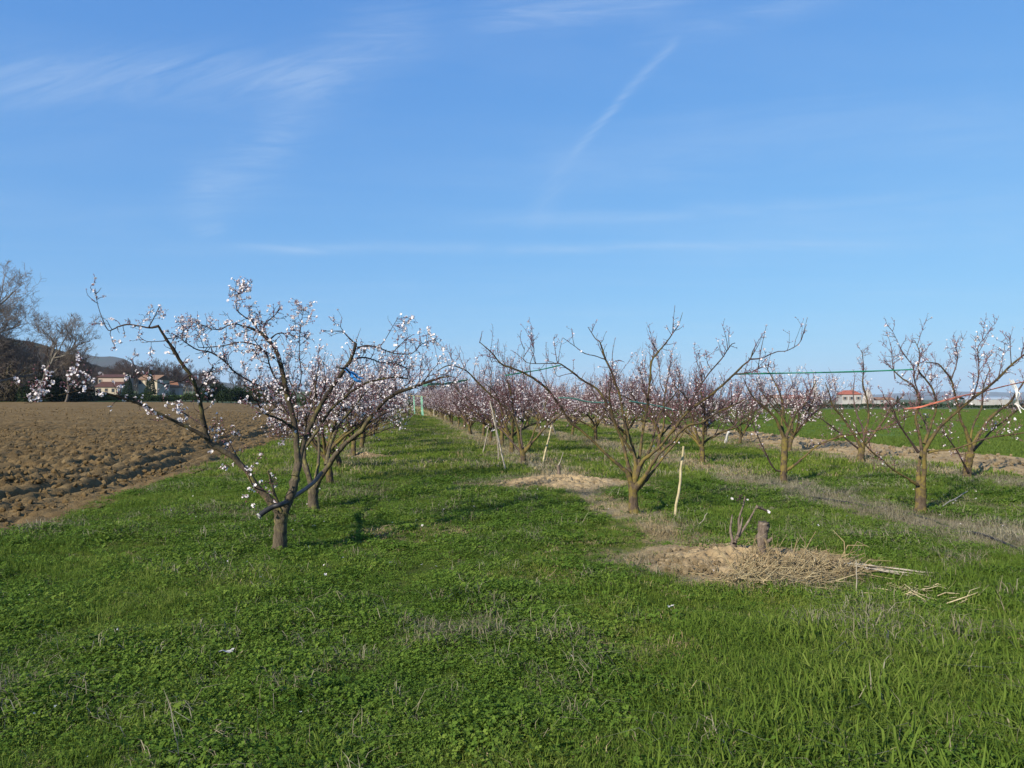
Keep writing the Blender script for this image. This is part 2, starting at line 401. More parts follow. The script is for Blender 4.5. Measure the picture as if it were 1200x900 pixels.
def dryness(x, y):
    """0 green .. 1 dead grass: the unmown strips under the trees, thin spots and a few worn patches"""
    u, v = uv_of(x, y); r = np.zeros_like(np.asarray(x, float))
    wob = 0.45 * fbm(x * 0.5, y * 0.5, 3, 21)
    for k, (ru, hw, amp) in enumerate(((ROWS[0], 0.55, 0.45), (ROWS[1], 0.75, 0.95), (ROWS[2] - 0.35, 1.0, 0.9), (ROWS[3], 0.9, 0.85))):
        s_ = amp * sstep(hw, hw * 0.25, np.abs(u - ru + wob))
        if k == 0: s_ = s_ * sstep(9.5, 16, v)
        if k == 1: s_ = s_ * sstep(7.2, 8.6, v)
        r = np.maximum(r, s_)
    for mx, my, rx, ry, h in MOUNDS:
        q = np.hypot((x - mx) / (rx * 1.45), (y - my) / (ry * 1.4)) + 0.5 * fbm(x * 1.1, y * 1.1, 3, 31)
        r = np.maximum(r, 0.9 * sstep(1.05, 0.55, q))
    n = fbm(x * 0.8, y * 0.8, 4, 9)
    r = np.maximum(r, 0.30 * sstep(0.2, 0.5, n))
    return np.clip(r + 0.25 * fbm(x * 2.2, y * 2.2, 2, 13) * sstep(0.03, 0.3, r), 0, 1)

def grid(name, us, vs, zf, mats, kind='structure', attr=None, split=None):
    U, V = np.meshgrid(us, vs); X, Y = xy_of(U, V)
    Z = zf(X, Y, U, V)
    nu, nv = len(us), len(vs)
    i = np.arange(nv - 1)[:, None] * nu; j = np.arange(nu - 1)[None]
    Q = np.stack([i + j, i + j + 1, i + nu + j + 1, i + nu + j], -1).reshape(-1, 4)
    b = MB(); b.add(np.stack([X, Y, Z], -1).reshape(-1, 3), Q)
    o = b.obj(name, mats); o['kind'] = kind
    if attr:
        for nm, fn in attr.items():
            a = o.data.attributes.new(nm, 'FLOAT', 'POINT'); a.data.foreach_set('value', np.asarray(fn(X, Y), np.float32).ravel())
    return o
def geo(a, b, first, ratio):
    out = [a]; st = first
    while out[-1] < b: out.append(out[-1] + st); st *= ratio
    return np.array(out)

# one sheet to the horizon, below everything else
b = MB()
rings = np.concatenate([[0.0], geo(30, 12000, 20, 1.28)]); na = 72
ang = np.arange(na) / na * 2 * math.pi
X = rings[:, None] * np.cos(ang); Y = rings[:, None] * np.sin(ang)
Z = gz(X, Y) - 0.25
i = np.arange(len(rings) - 1)[:, None] * na; j = np.arange(na)[None]; j2 = (j + 1) % na
b.add(np.stack([X, Y, Z], -1).reshape(-1, 3), np.stack([i + j, i + j2, i + na + j2, i + na + j], -1).reshape(-1, 4))
b.obj('ground', M['farland'])['kind'] = 'structure'

def bump_lawn(x, y): return 0.02 * fbm(x * 2.5, y * 2.5, 3, 3) * sstep(40, 10, np.hypot(x, y))
vs = np.concatenate([-geo(0, 10, 0.4, 1.15)[::-1][:-1], geo(0, 150, 0.09, 1.012)])
grid('orchard_ground', np.linspace(FIELD_U - 0.15, STRIP0 + 0.2, 190), vs, lambda X, Y, U, V: gz(X, Y) + bump_lawn(X, Y), M['lawn'], attr={'dry': dryness})

def clod(x, y, u, v):
    """ploughed surface: broken clods, coarser away from the headland, and wheel furrows along the edge"""
    rough = sstep(-5.9, -7.6, u + 0.5 * fbm(x * 0.4, y * 0.4, 2, 40))
    big = np.abs(fbm(x * 2.0, y * 2.0, 3, 41)); mid = np.abs(fbm(x * 5.1, y * 5.1, 3, 44)); sm = fbm(x * 13, y * 13, 2, 47)
    rill = np.abs(((v * 0 + u + 0.25 * fbm(x * 0.5, y * 0.5, 2, 50)) / 0.62) % 1.0 - 0.5) * 2
    h = rough * (0.13 * (0.55 - big) + 0.20 * (0.4 - mid) - 0.05 * rill) + (0.045 + 0.05 * rough) * sm + 0.13 * (1 - rough) * (0.3 - mid) + 0.05 * (1 - rough) * (0.3 - np.abs(fbm(x * 9, y * 9, 2, 53)))
    wv = 0.24 * fbm(v * 0.35, u * 0.2, 3, 52)
    for fu, dep, wd in ((-4.9, 0.075, 0.11), (-5.5, 0.12, 0.13), (-6.15, 0.13, 0.14), (-6.85, 0.11, 0.14), (-7.6, 0.09, 0.16), (-8.5, 0.08, 0.2)):
        gate = 0.35 + 0.9 * sstep(-0.3, 0.4, fbm(v * 0.35 + fu * 9, u * 0, 2, 55))
        h = h - dep * gate * np.exp(-((u - fu + wv) / wd) ** 2) + 0.55 * dep * gate * np.exp(-((u - fu + wv + 0.34) / wd) ** 2)
    h = h * sstep(FIELD_U + 0.1, FIELD_U - 0.5, u + 0.25 * fbm(x * 0.9, y * 0.9, 2, 58))
    far = sstep(90, 30, np.hypot(x, y))
    return h * (0.45 + 0.55 * far)
us = -np.concatenate([geo(-FIELD_U - 0.1, 22, 0.055, 1.0022), geo(22, 160, 0.13, 1.022)[1:]])[::-1]
vs = geo(3.0, 132, 0.045, 1.0075)
grid('ploughed_field', us, vs, lambda X, Y, U, V: gz(X, Y) + 0.02 + clod(X, Y, U, V), M['plough'])
us = np.linspace(STRIP0 - 0.25, STRIP1 + 0.25, 60); vs = geo(2, 150, 0.08, 1.010)
def strip_h(X, Y, U, V):
    e = sstep(STRIP0 - 0.25, STRIP0 + 0.5, U) * sstep(STRIP1 + 0.25, STRIP1 - 0.5, U)
    return gz(X, Y) + 0.012 + e * (0.07 + 0.16 * (0.4 - np.abs(fbm(X * 1.6, Y * 1.6, 4, 61))) + 0.05 * fbm(X * 7, Y * 7, 2, 64))
grid('bare_soil_strip', us, vs, strip_h, M['sand'])
grid('wheat_field', np.concatenate([np.linspace(STRIP1, 40, 80), geo(40, 220, 1.5, 1.04)[1:]]), np.concatenate([[-60, -30, -10], geo(0, 104, 0.3, 1.02)]),
     lambda X, Y, U, V: gz(X, Y) + 0.03 + 0.02 * fbm(X, Y, 3, 66), M['wheatfloor'])
grid('green_meadow', np.linspace(-130, -52, 30), np.linspace(136, 215, 20), lambda X, Y, U, V: gz(X, Y) + 0.05, M['wheatfloor'])

def mound(name, mx, my, rx, ry, h, seed):
    nr, na = 64, 150
    r = np.linspace(0, 1.25, nr)[:, None]; a = (np.arange(na) / na * 2 * math.pi)[None]
    edge = 1 + 0.28 * fbm(np.cos(a) * 1.6 + seed, np.sin(a) * 1.6, 3, seed)
    X = mx + rx * r * edge * np.cos(a); Y = my + ry * r * edge * np.sin(a)
    Z = gz(X, Y) + bump_lawn(X, Y) - 0.045 + (h * np.exp(-(r * 1.5) ** 2) + 0.05) * (r < 1.2) + (0.13 * (0.4 - np.abs(fbm(X * 4.5, Y * 4.5, 3, seed + 2, 0.7))) + 0.075 * (0.35 - np.abs(fbm(X * 15, Y * 15, 2, seed + 6)))) * np.clip(1.3 - r, 0, 1)
    b = MB(); i = np.arange(nr - 1)[:, None] * na; j = np.arange(na)[None]; j2 = (j + 1) % na
    b.add(np.stack([X, Y, Z], -1).reshape(-1, 3), np.stack([i + j, i + j2, i + na + j2, i + na + j], -1).reshape(-1, 4))
    o = b.obj(name, M['mound']); o['kind'] = 'structure'
for k, m_ in enumerate(MOUNDS): mound('soil_mound', *m_, 70 + 5 * k)

def hill(name, pts, d, thick, seed, rough=1.0):
    """a ridge whose skyline follows the points (photo x, y) at distance d"""
    px = np.array([p[0] for p in pts], float); py = np.array([p[1] for p in pts], float)
    n = 160; xs = np.linspace(px[0], px[-1], n); top = np.interp(xs, px, py)
    X0 = (xs - 600) / F_PX * d; Zt = CAM_H + (HOR - top) / F_PX * d
    k = 26; t = np.linspace(-1, 1, k)[:, None]
    prof = np.cos(t * math.pi / 2) ** 1.3
    Y = d + t * thick + 0 * X0; X = X0 * (Y / d) + 0 * t
    Z = -8 + (Zt + 8) * prof + rough * fbm(X / d * 60, Y / d * 60, 4, seed) * d * 0.006 * prof
    b = MB(); i = np.arange(k - 1)[:, None] * n; j = np.arange(n - 1)[None]
    b.add(np.stack([X, Y, Z], -1).reshape(-1, 3), np.stack([i + j, i + j + 1, i + n + j + 1, i + n + j], -1).reshape(-1, 4))
    o = b.obj(name, M['woodhill']); o['kind'] = 'structure'
hill('wooded_hill', [(-900, 360), (-400, 372), (-120, 388), (0, 397), (30, 402), (60, 408), (90, 420), (120, 432), (160, 444), (220, 456), (300, 468)], 900, 420, 81)
hill('far_hill', [(-500, 400), (-100, 405), (60, 414), (108, 418), (135, 419), (150, 424), (170, 433), (200, 441), (240, 447), (300, 452), (360, 458), (450, 468)], 3600, 1100, 82, 0.5)
hill('distant_hill', [(560, 468), (700, 467), (850, 466), (960, 465), (1040, 462), (1120, 459), (1200, 460), (1350, 456), (1700, 458), (2000, 468)], 9000, 2500, 83, 0.25)

# ------------------------------------------------------------------ grass and other ground cover (geometry-node instances)
def source(name, meshes):
    c = bpy.data.collections.new(name)
    for k, me in enumerate(meshes):
        o = bpy.data.objects.new('%s_%02d' % (name, k), me); c.objects.link(o)
    return c
def scatter(name, P, scl, idx, coll, kind='stuff', tilt=0.12):
    n = len(P)
    me = bpy.data.meshes.new(name); me.vertices.add(n); me.vertices.foreach_set('co', np.asarray(P, np.float32).ravel())
    rot = np.stack([RNG.normal(0, tilt, n), RNG.normal(0, tilt, n), RNG.uniform(0, 6.283, n)], -1).astype(np.float32)
    me.attributes.new('rot', 'FLOAT_VECTOR', 'POINT').data.foreach_set('vector', rot.ravel())
    me.attributes.new('scl', 'FLOAT', 'POINT').data.foreach_set('value', np.asarray(scl, np.float32))
    me.attributes.new('pick', 'INT', 'POINT').data.foreach_set('value', np.asarray(idx, np.int32))
    me.update()
    o = bpy.data.objects.new(name, me); COL.objects.link(o); o['kind'] = kind
    g = bpy.data.node_groups.new(name + '_nodes', 'GeometryNodeTree')
    g.interface.new_socket('Geometry', in_out='INPUT', socket_type='NodeSocketGeometry')
    g.interface.new_socket('Geometry', in_out='OUTPUT', socket_type='NodeSocketGeometry')
    N, L = g.nodes, g.links
    gi, go = N.new('NodeGroupInput'), N.new('NodeGroupOutput')
    ci = N.new('GeometryNodeCollectionInfo'); ci.inputs[0].default_value = coll; ci.inputs[1].default_value = True; ci.inputs[2].default_value = True
    ip = N.new('GeometryNodeInstanceOnPoints'); ip.inputs['Pick Instance'].default_value = True
    def attr(nm, typ):
        a = N.new('GeometryNodeInputNamedAttribute'); a.data_type = typ; a.inputs[0].default_value = nm
        return a.outputs[0]
    e = N.new('FunctionNodeEulerToRotation')
    L.new(gi.outputs[0], ip.inputs['Points']); L.new(ci.outputs[0], ip.inputs['Instance'])
    L.new(attr('pick', 'INT'), ip.inputs['Instance Index'])
    L.new(attr('rot', 'FLOAT_VECTOR'), e.inputs[0]); L.new(e.outputs[0], ip.inputs['Rotation'])
    L.new(attr('scl', 'FLOAT'), ip.inputs['Scale']); L.new(ip.outputs[0], go.inputs[0])
    o.modifiers.new('scatter', 'NODES').node_group = g
    return o

def blades(n, rad, h0, h1, wd, lean, mat, rng, droop=0.5):
    b = MB()
    a = rng.uniform(0, 6.283, n); r = rad * np.sqrt(rng.uniform(0, 1, n))
    base = np.stack([r * np.cos(a), r * np.sin(a), np.full(n, -0.012)], -1)
    H = rng.uniform(h0, h1, n)
    la = rng.uniform(0, 6.283, n); lm = np.abs(rng.normal(0, lean, n)) + 0.1
    dr = np.stack([np.cos(la), np.sin(la), np.zeros(n)], -1)
    sa = rng.uniform(0, 6.283, n); side = np.stack([np.cos(sa), np.sin(sa), np.zeros(n)], -1)
    up = np.array((0, 0, 1.0))
    w_ = (wd * rng.uniform(0.7, 1.3, n))[:, None]
    mid = base + dr * (lm * H * 0.35)[:, None] + up * (H * 0.6)[:, None]
    tip = base + dr * (lm * H * 1.0)[:, None] + up * (H * (1.0 - droop * np.clip(lm, 0, 1) * 0.7))[:, None]
    V = np.stack([base - side * w_, base + side * w_, mid + side * w_ * 0.85, mid - side * w_ * 0.85, tip], 1)
    o = np.arange(n)[:, None] * 5
    b.add(V.reshape(-1, 3), np.concatenate([o + 0, o + 1, o + 2, o + 3], 1))
    b.f.append(np.concatenate([o + 3, o + 2, o + 4], 1)); b.m.append(np.zeros(n, np.int32))
    return b.mesh('tuft', mat)
def leaflets(n, rad, h0, h1, size, mat, rng, three=True):
    b = MB()
    a = rng.uniform(0, 6.283, n); r = rad * np.sqrt(rng.uniform(0, 1, n))
    c = np.stack([r * np.cos(a), r * np.sin(a), rng.uniform(h0, h1, n)], -1)
    nrm = np.stack([rng.normal(0, 0.45, n), rng.normal(0, 0.45, n), np.ones(n)], -1); nrm /= np.linalg.norm(nrm, axis=1)[:, None]
    t = np.cross(nrm, np.stack([np.cos(a * 7), np.sin(a * 7), 0 * a], -1)); t /= np.linalg.norm(t, axis=1)[:, None]; s_ = np.cross(nrm, t)
    for q in range(3 if three else 2):
        th = q * (2.094 if three else 3.1416)
        d = t * math.cos(th) + s_ * math.sin(th); e = np.cross(nrm, d)
        L = (size * rng.uniform(0.7, 1.25, n))[:, None]; wv = L * (0.5 if three else 0.36)
        lift = nrm * L * 0.18
        V = np.stack([c, c + d * L * 0.55 + e * wv + lift, c + d * L + lift * 0.4, c + d * L * 0.55 - e * wv + lift], 1)
        b.add(V.reshape(-1, 3), (np.arange(n)[:, None] * 4 + np.arange(4)[None]))
    stem = np.stack([c * (1, 1, 0) + (0.0012, 0, -0.01), c * (1, 1, 0) + (-0.0012, 0, -0.01), c], 1)
    b.add(stem.reshape(-1, 3), np.arange(n)[:, None] * 3 + np.arange(3)[None])
    return b.mesh('leaves', mat)

def rosette(rng, n=11):
    b = MB()
    for q in range(n):
        a = rng.uniform(0, 6.283); L = rng.uniform(0.03, 0.07); el = rng.uniform(0.1, 0.9); d = np.array((math.cos(a) * math.cos(el), math.sin(a) * math.cos(el), math.sin(el))); s_ = np.array((-math.sin(a), math.cos(a), 0)) * L * rng.uniform(0.14, 0.24)
        o = np.array((rng.normal(0, 0.03), rng.normal(0, 0.03), 0.004)); dn = np.array((0, 0, -L * 0.3))
        b.add([o, o + d * L * .35 + s_, o + d * L * .7 + s_ * 1.1 + dn * .3, o + d * L + dn, o + d * L * .7 - s_ * 1.1 + dn * .3, o + d * L * .35 - s_], [(0, 1, 2, 3), (0, 3, 4, 5)])
    return b.mesh('rosette', M['clover'])
g_ = np.random.default_rng(5)
lawn_src = source('lawn_tufts', [blades(36, 0.085, 0.02, 0.055, 0.0022, 0.8, M['grass'], g_) for _ in range(3)]            # 0-2 short
                  + [blades(44, 0.10, 0.04, 0.11, 0.0024, 0.75, M['long_grass'], g_) for _ in range(3)]                    # 3-5 long
                  + [leaflets(40, 0.10, 0.010, 0.040, 0.0105, M['clover'], g_) for _ in range(2)]                           # 6-7 clover
                  + [leaflets(44, 0.09, 0.01, 0.05, 0.0125, M['clover'], g_, False) for _ in range(2)]                      # 8-9 chickweed
                  + [rosette(g_) for _ in range(2)]                                                                        # 10-11 broad-leaved weeds
                  + [blades(60, 0.22, 0.04, 0.12, 0.006, 0.7, M['grass'], g_) for _ in range(2)]                           # 12-13 coarse
                  + [blades(70, 0.5, 0.05, 0.16, 0.018, 0.7, M['grass'], g_) for _ in range(2)])                           # 14-15 far
dry_src = source('dry_tufts', [blades(30, 0.10, 0.02, 0.075, 0.0018, 1.6, M['straw'], g_, 0.9) for _ in range(2)]           # 0-1
                 + [blades(24, 0.11, 0.03, 0.15, 0.0015, 1.3, M['greydry'], g_, 0.8) for _ in range(2)]                    # 2-3
                 + [blades(44, 0.22, 0.03, 0.16, 0.004, 1.2, M['greydry'], g_, 0.7), blades(40, 0.2, 0.04, 0.14, 0.005, 0.9, M['straw'], g_, 0.8)]   # 4-5
                 + [blades(50, 0.5, 0.06, 0.3, 0.014, 0.6, M['straw'], g_, 0.6)])                                          # 6

def fan(d0, d1, dens):
    n = int(dens * 0.80 * (d1 * d1 - d0 * d0) + dens * 1.6 * (d1 - d0))
    d = np.sqrt(RNG.uniform(d0 * d0, d1 * d1, n)); x = RNG.uniform(-1, 1, n) * (0.80 * d + 0.8)
    return x, d
LP, LS, LI, DP, DS, DI = [], [], [], [], [], []
for d0, d1, dens, lod in ((1.6, 5.0, 620, 0), (5.0, 9.0, 480, 0), (9.0, 15.0, 250, 0), (15, 30, 60, 1), (30, 62, 16, 1), (62, 150, 2.2, 2)):
    x, y = fan(d0, d1, dens); u, v = uv_of(x, y)
    ed = 0.22 * fbm(x * 0.9, y * 0.9, 3, 58)
    keep = (u > FIELD_U - 0.05 + ed) & (u < STRIP0 + 0.25 + ed * 1.5)
    x, y, u, v = x[keep], y[keep], u[keep], v[keep]
    dry = dryness(x, y); z = gz(x, y) + bump_lawn(x, y)
    inm = np.zeros(len(x), bool)
    for mx, my, rx, ry, h in MOUNDS: inm |= np.hypot((x - mx) / rx, (y - my) / ry) + 1.0 * fbm(x * 2.8, y * 2.8, 4, 33) < 0.80
    isdry = RNG.uniform(0, 1, len(x)) < np.clip(dry * 0.95 + np.where(y < 8, 0.035, 0.08) + np.where(y < 8, 0.28, 0.45) * np.clip(fbm(x * 0.45, y * 0.45, 3, 91), 0, 1), 0, 0.9)
    bare = RNG.uniform(0, 1, len(x)) < sstep(0.5, 1.0, dry) * 0.35
    inm &= RNG.uniform(0, 1, len(x)) > 0.16
    ok = ~inm & ~bare
    P = np.stack([x, y, z], -1)
    n1 = fbm(x * 0.7, y * 0.7, 4, 17); n2 = fbm(x * 0.33 + 9, y * 0.33, 3, 19)
    long_p = np.clip(0.14 + 1.2 * n2 + 0.60 * sstep(-0.3, 2.2, x) * sstep(8.5, 5.0, y), 0.03, 0.9)
    rightlow = sstep(-0.3, 2.2, x) * sstep(8.5, 5.0, y)
    clo_p = np.clip(0.58 + 1.5 * n1 - 0.42 * rightlow, 0.10, 0.9)
    rr = RNG.uniform(0, 1, len(x)); r2 = RNG.uniform(0, 1, len(x))
    typ = np.where(rr < clo_p, np.where(r2 < 0.6, 6 + (r2 * 20).astype(int) % 2, 8 + (r2 * 20).astype(int) % 2),
                   np.where(r2 < long_p, 3 + (rr * 30).astype(int) % 3, (rr * 30).astype(int) % 3))
    typ = np.where((RNG.uniform(0, 1, len(x)) < 0.16 + 0.3 * fbm(x * 1.7, y * 1.7, 2, 23) - 0.12 * rightlow) & (typ != 3), 10 + (r2 * 20).astype(int) % 2, typ)
    sc = RNG.uniform(0.7, 1.3, len(x)) * (1 + 0.3 * n2 + 0.7 * fbm(x * 2.3, y * 2.3, 3, 29))
    sc = np.where(typ < 6, sc * (0.8 + 0.55 * rightlow), sc)
    if lod == 1: typ = 12 + (r2 * 20).astype(int) % 2
    if lod == 2: typ = 14 + (r2 * 20).astype(int) % 2
    g1 = ok & ~isdry
    LP.append(P[g1]); LS.append((sc if lod else sc * (1 + 0.02 * (y - 3)))[g1]); LI.append(typ[g1])
    g2 = ok & isdry; dt = np.where(n1 + 0.35 * (RNG.uniform(-1, 1, len(x))) > 0.02, 2, 0) + (r2 * 20).astype(int) % 2
    dt = np.where((u > 4.8) & (dt < 2) & (r2 > 0.4), dt + 2, dt)
    if lod == 1: dt = 4 + (r2 * 20).astype(int) % 2
    if lod == 2: dt = np.full(len(x), 6)
    DP.append(P[g2]); DS.append(sc[g2]); DI.append(dt[g2])
tag(scatter('lawn_grass', np.vstack(LP), np.concatenate(LS), np.concatenate(LI), lawn_src), kind='stuff')
tag(scatter('dry_grass', np.vstack(DP), np.concatenate(DS), np.concatenate(DI), dry_src), kind='stuff')

# young wheat beyond the bare strip
x, y = [], []
for d0, d1, dens in ((12, 30, 10), (30, 110, 2.6)):
    a_, b_ = fan(d0, d1, dens); x.append(a_); y.append(b_)
x = np.concatenate(x); y = np.concatenate(y); u, v = uv_of(x, y)
k = (u > STRIP1 + 0.1 + 0.2 * fbm(x, y, 2, 4)) & (v < 103)
wheat_src = source('wheat_tufts', [blades(90, 0.42, 0.05, 0.13, 0.008, 0.5, M['wheat'], g_) for _ in range(3)])
scatter('young_wheat', np.stack([x, y, gz(x, y) + 0.03], -1)[k], RNG.uniform(0.8, 1.2, k.sum()), RNG.integers(0, 3, k.sum()), wheat_src)

# loose clods on the ploughed field and the bare strip
def clod_mesh(rng, mat):
    b = MB(); t = (1 + 5 ** .5) / 2
    V = np.array([(-1, t, 0), (1, t, 0), (-1, -t, 0), (1, -t, 0), (0, -1, t), (0, 1, t), (0, -1, -t), (0, 1, -t), (t, 0, -1), (t, 0, 1), (-t, 0, -1), (-t, 0, 1)], float) / 1.9
    V *= rng.uniform(0.65, 1.2, (12, 1)); V *= (1, rng.uniform(0.7, 1.1), rng.uniform(0.5, 0.8))
    Fc = [(0, 11, 5), (0, 5, 1), (0, 1, 7), (0, 7, 10), (0, 10, 11), (1, 5, 9), (5, 11, 4), (11, 10, 2), (10, 7, 6), (7, 1, 8), (3, 9, 4), (3, 4, 2), (3, 2, 6), (3, 6, 8), (3, 8, 9), (4, 9, 5), (2, 4, 11), (6, 2, 10), (8, 6, 7), (9, 8, 1)]
    b.add(V, Fc); return b.mesh('clod', mat, False)
x, y = [], []
for d0, d1, dens in ((5, 16, 95), (16, 35, 22), (35, 75, 4)):
    n = int(dens * 0.45 * (d1 * d1 - d0 * d0)); d = np.sqrt(RNG.uniform(d0 * d0, d1 * d1, n)); y.append(d); x.append(-RNG.uniform(0.0, 1.0, n) * (0.80 * d + 0.8))
x = np.concatenate(x); y = np.concatenate(y); u, v = uv_of(x, y)
k = (u < FIELD_U - 0.35) & (v > 3.2) & (RNG.uniform(0, 1, len(x)) < 0.6 + 0.4 * sstep(-6, -7.5, u))
x, y, u, v = x[k], y[k], u[k], v[k]
s_ = (0.014 + 0.055 * RNG.uniform(0, 1, len(x)) ** 3.5) * (1 + 0.008 * y)
clod_src = source('field_clods', [clod_mesh(g_, M['plough']) for _ in range(5)])
scatter('soil_clods', np.stack([x, y, gz(x, y) + 0.02 + clod(x, y, u, v) + s_ * 0.2], -1), s_, RNG.integers(0, 5, len(x)), clod_src, tilt=0.6)
n = 2600; v = RNG.uniform(8, 45, n); u = RNG.uniform(STRIP0 + 0.1, STRIP1 - 0.1, n); x, y = xy_of(u, v)
clod2 = source('strip_clods', [clod_mesh(g_, M['sand']) for _ in range(4)])
sc_ = 0.02 + 0.07 * RNG.uniform(0, 1, n) ** 3
sx, sy, ss = [x], [y], [sc_]; sz = [strip_h(x, y, u, v) + 0.01]
for mx, my, rx, ry, h in MOUNDS:                       # crumbs on the dug mounds
    q = 1500; a = RNG.uniform(0, 6.283, q); r_ = np.sqrt(RNG.uniform(0, 1, q)) * 1.05
    X, Y = mx + rx * r_ * np.cos(a), my + ry * r_ * np.sin(a)
    sx.append(X); sy.append(Y); ss.append(0.006 + 0.04 * RNG.uniform(0, 1, q) ** 3); sz.append(gz(X, Y) + h * np.exp(-(r_ * 1.5) ** 2) + 0.015)
sx, sy, sz, ss = map(np.concatenate, (sx, sy, sz, ss))
scatter('dry_soil_crumbs', np.stack([sx, sy, sz], -1), ss, RNG.integers(0, 4, len(sx)), clod2, tilt=0.6)

# tiny pale speedwell flowers in the lawn, thickest at the lower left
def speck(size, mat):
    b = MB()
    for q in range(4):
        a = q * math.pi / 2; c, s2 = math.cos(a), math.sin(a)
        b.add([(0, 0, 0), (size * (c - 0.5 * s2), size * (s2 + 0.5 * c), 0.002), (size * 1.2 * c, size * 1.2 * s2, 0.003), (size * (c + 0.5 * s2), size * (s2 - 0.5 * c), 0.002)], [(0, 1, 2, 3)])
    return b.mesh('speedwell', mat)
M['speedwell'] = leafmat('speedwell_petal', [(0, (0.55, 0.62, 0.78)), (1, (0.75, 0.78, 0.82))])
x, y = fan(2.4, 6.5, 26); n1 = fbm(x * 1.3, y * 1.3, 3, 77)
k = (RNG.uniform(0, 1, len(x)) < np.clip(0.05 + 1.6 * n1, 0, 1) * sstep(-0.3, -1.4, x) * sstep(5.0, 3.2, y) + 0.012)
x, y = x[k], y[k]
scatter('speedwell_flowers', np.stack([x, y, gz(x, y) + RNG.uniform(0.04, 0.07, len(x))], -1), RNG.uniform(0.7, 1.3, len(x)), np.zeros(len(x), int), source('speedwell_src', [speck(0.005, M['speedwell'])]), tilt=0.5)
# ------------------------------------------------------------------ apricot trees
def smooth(P, per=4):
    """Catmull-Rom through the points"""
    P = np.asarray(P, float)
    if len(P) < 3: return np.linspace(P[0], P[-1], per + 1)
    E = np.vstack([2 * P[0] - P[1], P, 2 * P[-1] - P[-2]]); out = []
    for k in range(1, len(E) - 2):
        a, b_, c, d = E[k - 1:k + 3]
        for t in np.arange(per) / per:
            out.append(0.5 * (2 * b_ + (c - a) * t + (2 * a - 5 * b_ + 4 * c - d) * t * t + (3 * b_ - a - 3 * c + d) * t ** 3))
    return np.vstack(out + [P[-1]])
def unit(v): return v / (np.linalg.norm(v) + 1e-12)

def petals(b, C, Nrm, size, mi):
    """open five-petalled flowers at C facing Nrm"""
    n = len(C)
    if not n: return
    C = np.asarray(C); Nrm = np.asarray(Nrm); Nrm = Nrm / np.linalg.norm(Nrm, axis=1)[:, None]
    ref = RNG.normal(0, 1, (n, 3)); T = np.cross(Nrm, ref); T /= np.linalg.norm(T, axis=1)[:, None]; Bn = np.cross(Nrm, T)
    sz = (size * RNG.uniform(0.75, 1.2, n))[:, None]; cup = RNG.uniform(0.1, 0.7, n)[:, None]
    for q in range(5):
        a = q * 1.2566; d = T * math.cos(a) + Bn * math.sin(a); e = np.cross(Nrm, d)
        V = np.stack([C, C + sz * (0.62 * d + 0.42 * e + cup * 0.45 * Nrm), C + sz * (d + cup * 0.9 * Nrm), C + sz * (0.62 * d - 0.42 * e + cup * 0.45 * Nrm)], 1)
        b.add(V.reshape(-1, 3), np.arange(n)[:, None] * 4 + np.arange(4)[None], mi)
OCT_V = np.array([(1, 0, 0), (-1, 0, 0), (0, 1, 0), (0, -1, 0), (0, 0, 1), (0, 0, -1)], float)
OCT_F = np.array([(0, 2, 4), (2, 1, 4), (1, 3, 4), (3, 0, 4), (2, 0, 5), (1, 2, 5), (3, 1, 5), (0, 3, 5)])
def buds(b, C, size, mi):
    n = len(C)
    if not n: return
    sz = (size * RNG.uniform(0.7, 1.3, n))[:, None, None]
    V = np.asarray(C)[:, None] + OCT_V[None] * sz * RNG.uniform(0.7, 1.2, (n, 1, 3))
    b.add(V.reshape(-1, 3), (np.arange(n)[:, None, None] * 6 + OCT_F[None]).reshape(-1, 3), mi)

